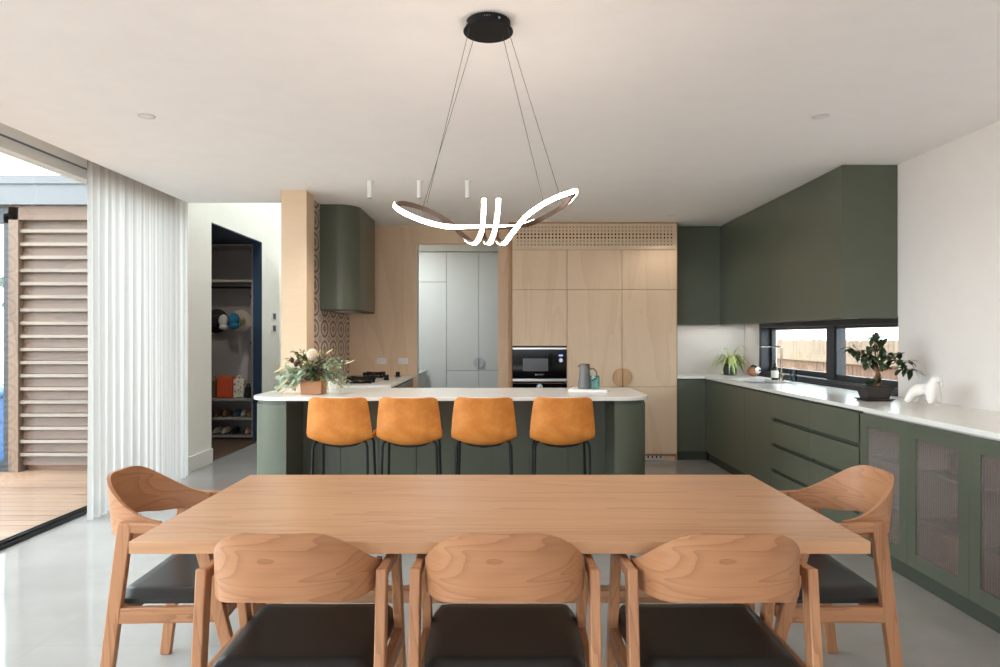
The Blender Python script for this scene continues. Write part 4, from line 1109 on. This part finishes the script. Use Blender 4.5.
# bonsai
bn = thing('bonsai', 'small ficus bonsai in a dark oblong pot by the window', 'plant', (2.545, 4.64, zt))
bx, by = 2.548, 4.64
potm = mat('dark_clay', (52, 46, 42), .6, var=.12, vscale=40)
def frust(mb, cx_, cy_, a0, b0, z0_, a1, b1, z1_):
    vs = [(cx_+sx_*a, cy_+sy_*b, z) for a, b, z in ((a0, b0, z0_), (a1, b1, z1_)) for sx_, sy_ in ((-1, -1), (1, -1), (1, 1), (-1, 1))]
    return mb.add(vs, [(3, 2, 1, 0), (4, 5, 6, 7), (0, 1, 5, 4), (1, 2, 6, 5), (2, 3, 7, 6), (3, 0, 4, 7)])
frust(MB(), bx, by, .072, .055, zt+.014, .094, .070, zt+.094).build('pot', potm, bn, bevel=.006, seg=3)
frust(MB(), bx, by, .098, .074, zt+.083, .100, .076, zt+.099).build('rim', potm, bn, bevel=.003)
frust(MB(), bx, by, .082, .062, zt+.0005, .106, .08, zt+.016).build('saucer', potm, bn, bevel=.003)
frust(MB(), bx, by, .085, .062, zt+.09, .085, .062, zt+.102).build('soil', mat('dark_soil', (40, 30, 24), .9, var=.2, vscale=80), bn)
def bp(px, py, dy=0.): 
    Y = by+dy; return V(((px-CX)*Y/F, Y, H+(CY-py)*Y/F))
bark = mat('ficus_bark', (126, 92, 66), .7, var=.2, vscale=40); tr_ = MB(); lv = MB(); rnd = random.Random(5)
root = bp(877.5, 387)
tr_.tube(catmull([root+V((0, 0, -.03)), bp(876, 380), bp(877.5, 374), bp(876, 366)], 5), [.022]*4+[.017]*4+[.012]*4+[.010]*4, 10)
tr_.tube(catmull([root+V((.02, 0, -.03)), bp(880, 381, .02), bp(879, 373, .02)], 4), [.012]*4+[.010]*4+[.007], 8)
tips = [(861, 358, -.03), (856, 350, .03), (867, 346, 0), (874, 340, .05), (882, 344, -.03), (871, 355, -.08), (888, 356, -.06), (893, 352, .06), (865, 364, -.06), (885, 364, -.08), (875, 331.5, 0), (880, 337, 0), (896, 358, -.02), (853, 346, 0), (848, 347, .02), (905, 352, -.04), (911, 361, -.05), (908, 369, -.05), (903, 360, -.05), (915, 371, -.05), (882, 352, .02), (868, 352, -.05), (877, 360, -.1), (860, 352, .06)]
cents = {0: bp(876, 366)}
for px, py, dy in tips:
    e = bp(px, py, dy)
    st = bp(877, 372) if px > 897 else bp(876, 366)
    mid = st.lerp(e, .55)+V((0, 0, .025 if px > 897 else .012))
    path = catmull([st, mid, e], 5); tr_.tube(path, [.004-.0025*i/(len(path)-1) for i in range(len(path))], 6)
    for k in range(6):
        t = rnd.uniform(.72, 1.0) if px < 897 else rnd.uniform(.82, 1.0)
        p = path[min(len(path)-1, int(t*(len(path)-1)))]+V((rnd.uniform(-.012, .012), rnd.uniform(-.012, .012), rnd.uniform(-.01, .01)))
        d_ = V((rnd.uniform(-1, 1), rnd.uniform(-1, 1), rnd.uniform(-.9, .45)))
        lv.leaf(p, d_, (0, 0, 1), rnd.uniform(.062, .088), rnd.uniform(.030, .040), .35, .12)
for k in range(14): lv.leaf(bp(874+rnd.uniform(-6, 8), 379+rnd.uniform(-4, 4), rnd.uniform(-.05, .02)), (rnd.uniform(-1, 1), rnd.uniform(-1, .3), rnd.uniform(-.5, .4)), (0, 0, 1), .055, .028)
tr_.build('trunk', bark, bn, smooth=60); lv.build('leaves', mat('ficus_leaf', (40, 60, 32), .35, var=.25, vscale=25), bn, smooth='raw')
# white dog figurine
dg = MB(); D = []
def skin(name, nodes, edges, m, lab, cat, sub=2):
    me = bpy.data.meshes.new(name); me.from_pydata([n_[:3] for n_ in nodes], edges, []); me.update()
    o = bpy.data.objects.new(name, me); C.objects.link(o)
    sk_ = o.modifiers.new('skin', 'SKIN'); sk_.use_smooth_shade = True
    for i, n_ in enumerate(nodes): me.skin_vertices[0].data[i].radius = (n_[3], n_[4] if len(n_) > 4 else n_[3])
    me.skin_vertices[0].data[0].use_root = True
    s2 = o.modifiers.new('sub', 'SUBSURF'); s2.levels = sub; s2.render_levels = sub
    me.materials.append(m); return tag(o, lab, cat)
ox, oy = 2.625, 4.21
nd = [(-.048, 0, .102, .036), (0, 0, .102, .030), (.045, 0, .106, .034), (.056, 0, .140, .030), (.062, 0, .170, .032), (.102, -.004, .163, .017),
      (-.068, .032, .066, .027), (-.088, .042, .012, .022), (-.068, -.032, .066, .027), (-.088, -.042, .012, .022),
      (.054, .034, .06, .027), (.06, .042, .012, .025), (.054, -.034, .06, .027), (.06, -.042, .012, .025), (-.074, 0, .115, .026)]
ed = [(0, 1), (1, 2), (2, 3), (3, 4), (4, 5), (0, 14), (0, 6), (6, 7), (0, 8), (8, 9), (2, 10), (10, 11), (2, 12), (12, 13)]
ca, sa = math.cos(math.radians(-62)), math.sin(math.radians(-62))
skin('dog_figurine', [(ox+x*ca-y*sa, oy+x*sa+y*ca, zt+z+.010, r) for x, y, z, r in nd], ed, mat('matte_white', (232, 226, 220), .55), 'white dog figurine beside the bonsai on the worktop', 'figurine')

# ================================================================ the mud room closet seen through the doorway
cl = thing('closet', 'grey open closet seen through the tall doorway', 'closet', (-3.8, 9.2, 0))
CY0 = 9.02
x0c, x1c = -4.55, -3.285; k = 9.0/F
m = MB(); m.box(x1c-.02, x1c, CY0-.02, 9.49, .03, 2.59).box(x0c-.02, x0c, CY0-.02, 9.49, .03, 2.59).box(x0c, x1c-.02, 9.47, 9.49, .03, 2.59).box(x0c, x1c-.02, CY0-.02, 9.47, 2.565, 2.59).box(x0c, x1c-.02, CY0-.02, 9.47, .03, .055)
m.build('carcass', CLOSET, cl)
for z in (2.09, .51, .262): MB().box(x0c, x1c-.02, CY0-.01, 9.47, z, z+.03).build('shelf', CLOSET, cl)
MB().tube([(x0c, 9.2, 2.03), (x1c-.02, 9.2, 2.03)], .014, 12).build('hanging_rail', BLACK, cl, smooth=50)
for z in (2.5, 1.9, 1.28): MB().box(x1c-.04, x1c-.02, CY0, CY0+.05, z-.02, z+.02).build('hinge', BLACK, cl)
def cq(px, py, Y=9.3): return ((px-CX)*Y/F, Y, H+(CY-py)*Y/F)
def cap(px, py, col, lab, r=.085, Y=9.36, peak=True, wide=False):
    x, y, z = cq(px, py, Y)
    t = thing('hat', lab, 'hat', (x, y, z), 'hats hung in the closet'); m_ = mat('cloth_%d_%d_%d' % col, col, .8)
    if wide:
        MB().lathe([(.001, -.10), (r*.5, -.09), (r*.62, -.03), (r*.68, 0), (r*1.25, .012), (r*1.3, .02), (.001, .02)], (x, y, z), 28, 'y').build('crown', m_, t, smooth=60)
    else:
        MB().sphere((x, y, z+.03), r, (.85, .75, 1.15), 20, 12).build('crown', m_, t, smooth=80)
        m = MB().sphere((x+.012, y-.025, z-.055), r*.85, (.95, .7, .62), 18, 10); m.build('peak', m_, t, smooth=80)
        MB().lathe([(.012, -.0), (.012, .01)], (x, y-r*.72, z+.09), 12, 'y').build('strap', m_, t)
    if wide: MB().tube([(x, y+.015, z+.06), (x, 9.469, z+.06)], .006, 6).build('hook', STEEL, t)
cap(216, 321, (22, 20, 22), 'black wide brimmed hat at the edge of the doorway', .13, 9.36, wide=True)
cap(223.5, 323, (198, 194, 190), 'white cap hanging between the black hat and the blue cap', .075, 9.24)
cap(240, 321, (196, 180, 160), 'beige sun hat behind the blue cap', .12, 9.42, wide=True)
cap(234, 322, (24, 104, 138), 'bright blue cap hanging in front of the beige hat', .085, 9.22)
def bag(px0, px1, py0, Y, col, lab, m_=None, depth=.18):
    z0_ = .541; x0_ = (px0-CX)*Y/F; x1_ = (px1-CX)*Y/F; z1_ = H+(CY-py0)*Y/F
    t = thing('tote_bag', lab, 'bag', ((x0_+x1_)/2, Y, z0_), 'bags on the closet shelf'); m_ = m_ or mat('bagcloth_%d_%d_%d' % col, col, .8, var=.08)
    MB().bar(((x0_+x1_)/2, Y+depth/2, z0_), ((x0_+x1_)/2, Y+depth/2, z1_), x1_-x0_, depth, (x1_-x0_)*1.04, depth*.7).build('body', m_, t, bevel=.02, seg=3)
    xm = (x0_+x1_)/2; w_ = (x1_-x0_)*.25
    MB().tube(catmull([(xm-w_, Y+.04, z1_-.02), (xm-w_*.8, Y+.05, z1_+.02), (xm, Y+.06, z1_+.04), (xm+w_*.8, Y+.05, z1_+.02), (xm+w_, Y+.04, z1_-.02)], 4), .009, 8).build('handle', m_ if col != (196, 74, 36) else mat('mustard_strap', (176, 120, 40), .7), t, smooth=60)
bag(216, 231.5, 377, 9.08, (196, 74, 36), 'orange tote bag on the closet shelf')
def floral():
    m = bpy.data.materials.new('floral_cloth'); t = NT(m); v = t.coords((28, 28, 28))
    n = t.add('ShaderNodeTexVoronoi'); t.link(v, n.inputs['Vector']); n.inputs['Scale'].default_value = 1.
    pick = t.math('LESS_THAN', n.outputs['Distance'], .38)
    hs = t.add('ShaderNodeHueSaturation'); hs.inputs['Saturation'].default_value = .7; hs.inputs['Value'].default_value = .5; t.link(n.outputs['Color'], hs.inputs['Color'])
    t.link(t.mix(pick, lin((214, 204, 186)), hs.outputs[0]), t.b.inputs['Base Color']); t.b.inputs['Roughness'].default_value = .8
    return m
bag(232.5, 243, 379, 9.1, (214, 204, 186), 'floral patterned cloth bag beside the orange tote', floral(), .15)
bag(244, 250, 387, 9.12, (26, 24, 26), 'small black bag at the end of the closet shelf', None, .14)
bag(211, 215.5, 380, 9.14, (92, 84, 50), 'olive bag half hidden by the door edge', None, .16)
def shoe(px, z, col, lab, name='shoe', L=.26, yaw=0., Y=9.06):
    x = (px-CX)*Y/F
    t = thing(name, lab, 'shoe', (x, Y+.12, z), 'shoes on the closet shelves'); m_ = mat('shoe_%d_%d_%d' % col, col, .6)
    sole, up = MB(), MB()
    def outl(k): return [(x+.043*k*math.cos(a)*(1+.15*math.sin(a)), Y+.12+L/2*math.sin(a)*k) for a in [2*PI*i/20 for i in range(20)]]
    sole.prism(outl(1.), z+.001, z+.022); sole.build('sole', mat('rubber_sole', (92, 82, 74), .7), t, bevel=.004)
    rows = []
    for j, (k, h) in enumerate(((.96, .02), (.98, .04), (.86, .06))): rows.append([(px_, py_, z+h+(.03*max(0, (py_-Y-.1)/L) if j == 2 else 0)) for px_, py_ in outl(k)])
    rows.append([(x+(a-x)*.45, Y+.16+(b-Y-.16)*.5, z+.09) for a, b in outl(.86)])
    up.sheet(rows, close=True); up.build('upper', m_, t, smooth=70)
    MB().prism([(x+(a-x)*.44, Y+.16+(b-Y-.16)*.49) for a, b in outl(.86)], z+.07, z+.088).build('lining', DARK, t)
z1s, z2s = .293, .056
for px, z, col, lab in ((215.5, z1s, (104, 70, 44), 'brown shoe nearest the door edge on the upper shoe shelf'), (223.5, z1s, (120, 84, 54), 'tan shoe beside the brown one on the upper shoe shelf'), (234, z1s, (66, 92, 122), 'blue shoe on the upper shoe shelf'), (242, z1s, (170, 164, 158), 'pale grey shoe on the upper shoe shelf'), (248.5, z1s, (140, 96, 70), 'light brown shoe at the end of the upper shoe shelf'),
                        (214, z2s, (196, 184, 172), 'cream shoe nearest the door edge on the bottom shoe shelf'), (222, z2s, (206, 190, 182), 'pale pink shoe on the bottom shoe shelf'), (232, z2s, (40, 40, 44), 'black shoe in the middle of the bottom shoe shelf'), (246, z2s, (190, 158, 138), 'beige shoe at the end of the bottom shoe shelf')):
    shoe(px, z, col, lab)
# switches on the hall wall
for zz, lab in ((316.5, 'upper wall switch plate beside the navy doorway'), (328.5, 'lower wall switch plate beside the navy doorway')):
    y = 9.35; z = H+(CY-zz)*y/F
    t = thing('switch_plate', lab, 'switch', (-3.13, y, z), 'switch plates in the hall')
    MB().box(-3.1295, -3.12, y-.10, y+.12, z-.055, z+.055).build('plate', PLASTIC_W, t, bevel=.003)
    MB().box(-3.1205, -3.117, y-.04, y+.07, z-.04, z+.04).build('rocker', mat('dark_switch', (46, 54, 62), .4), t)

t = thing('mudroom_fill_light', 'added fill downlight in the mud room ceiling', 'downlight', (-3.9, 8.3, 2.6))  # unseen fitting and lamp, added to lighten the closet
MB().lathe([(.05, -.006), (.05, -.0005)], (-3.9, 8.3, 2.6), 24).build('trim_ring', PLASTIC_W, t, smooth=40)
spot((-3.9, 8.3, 2.58), 22, 150)
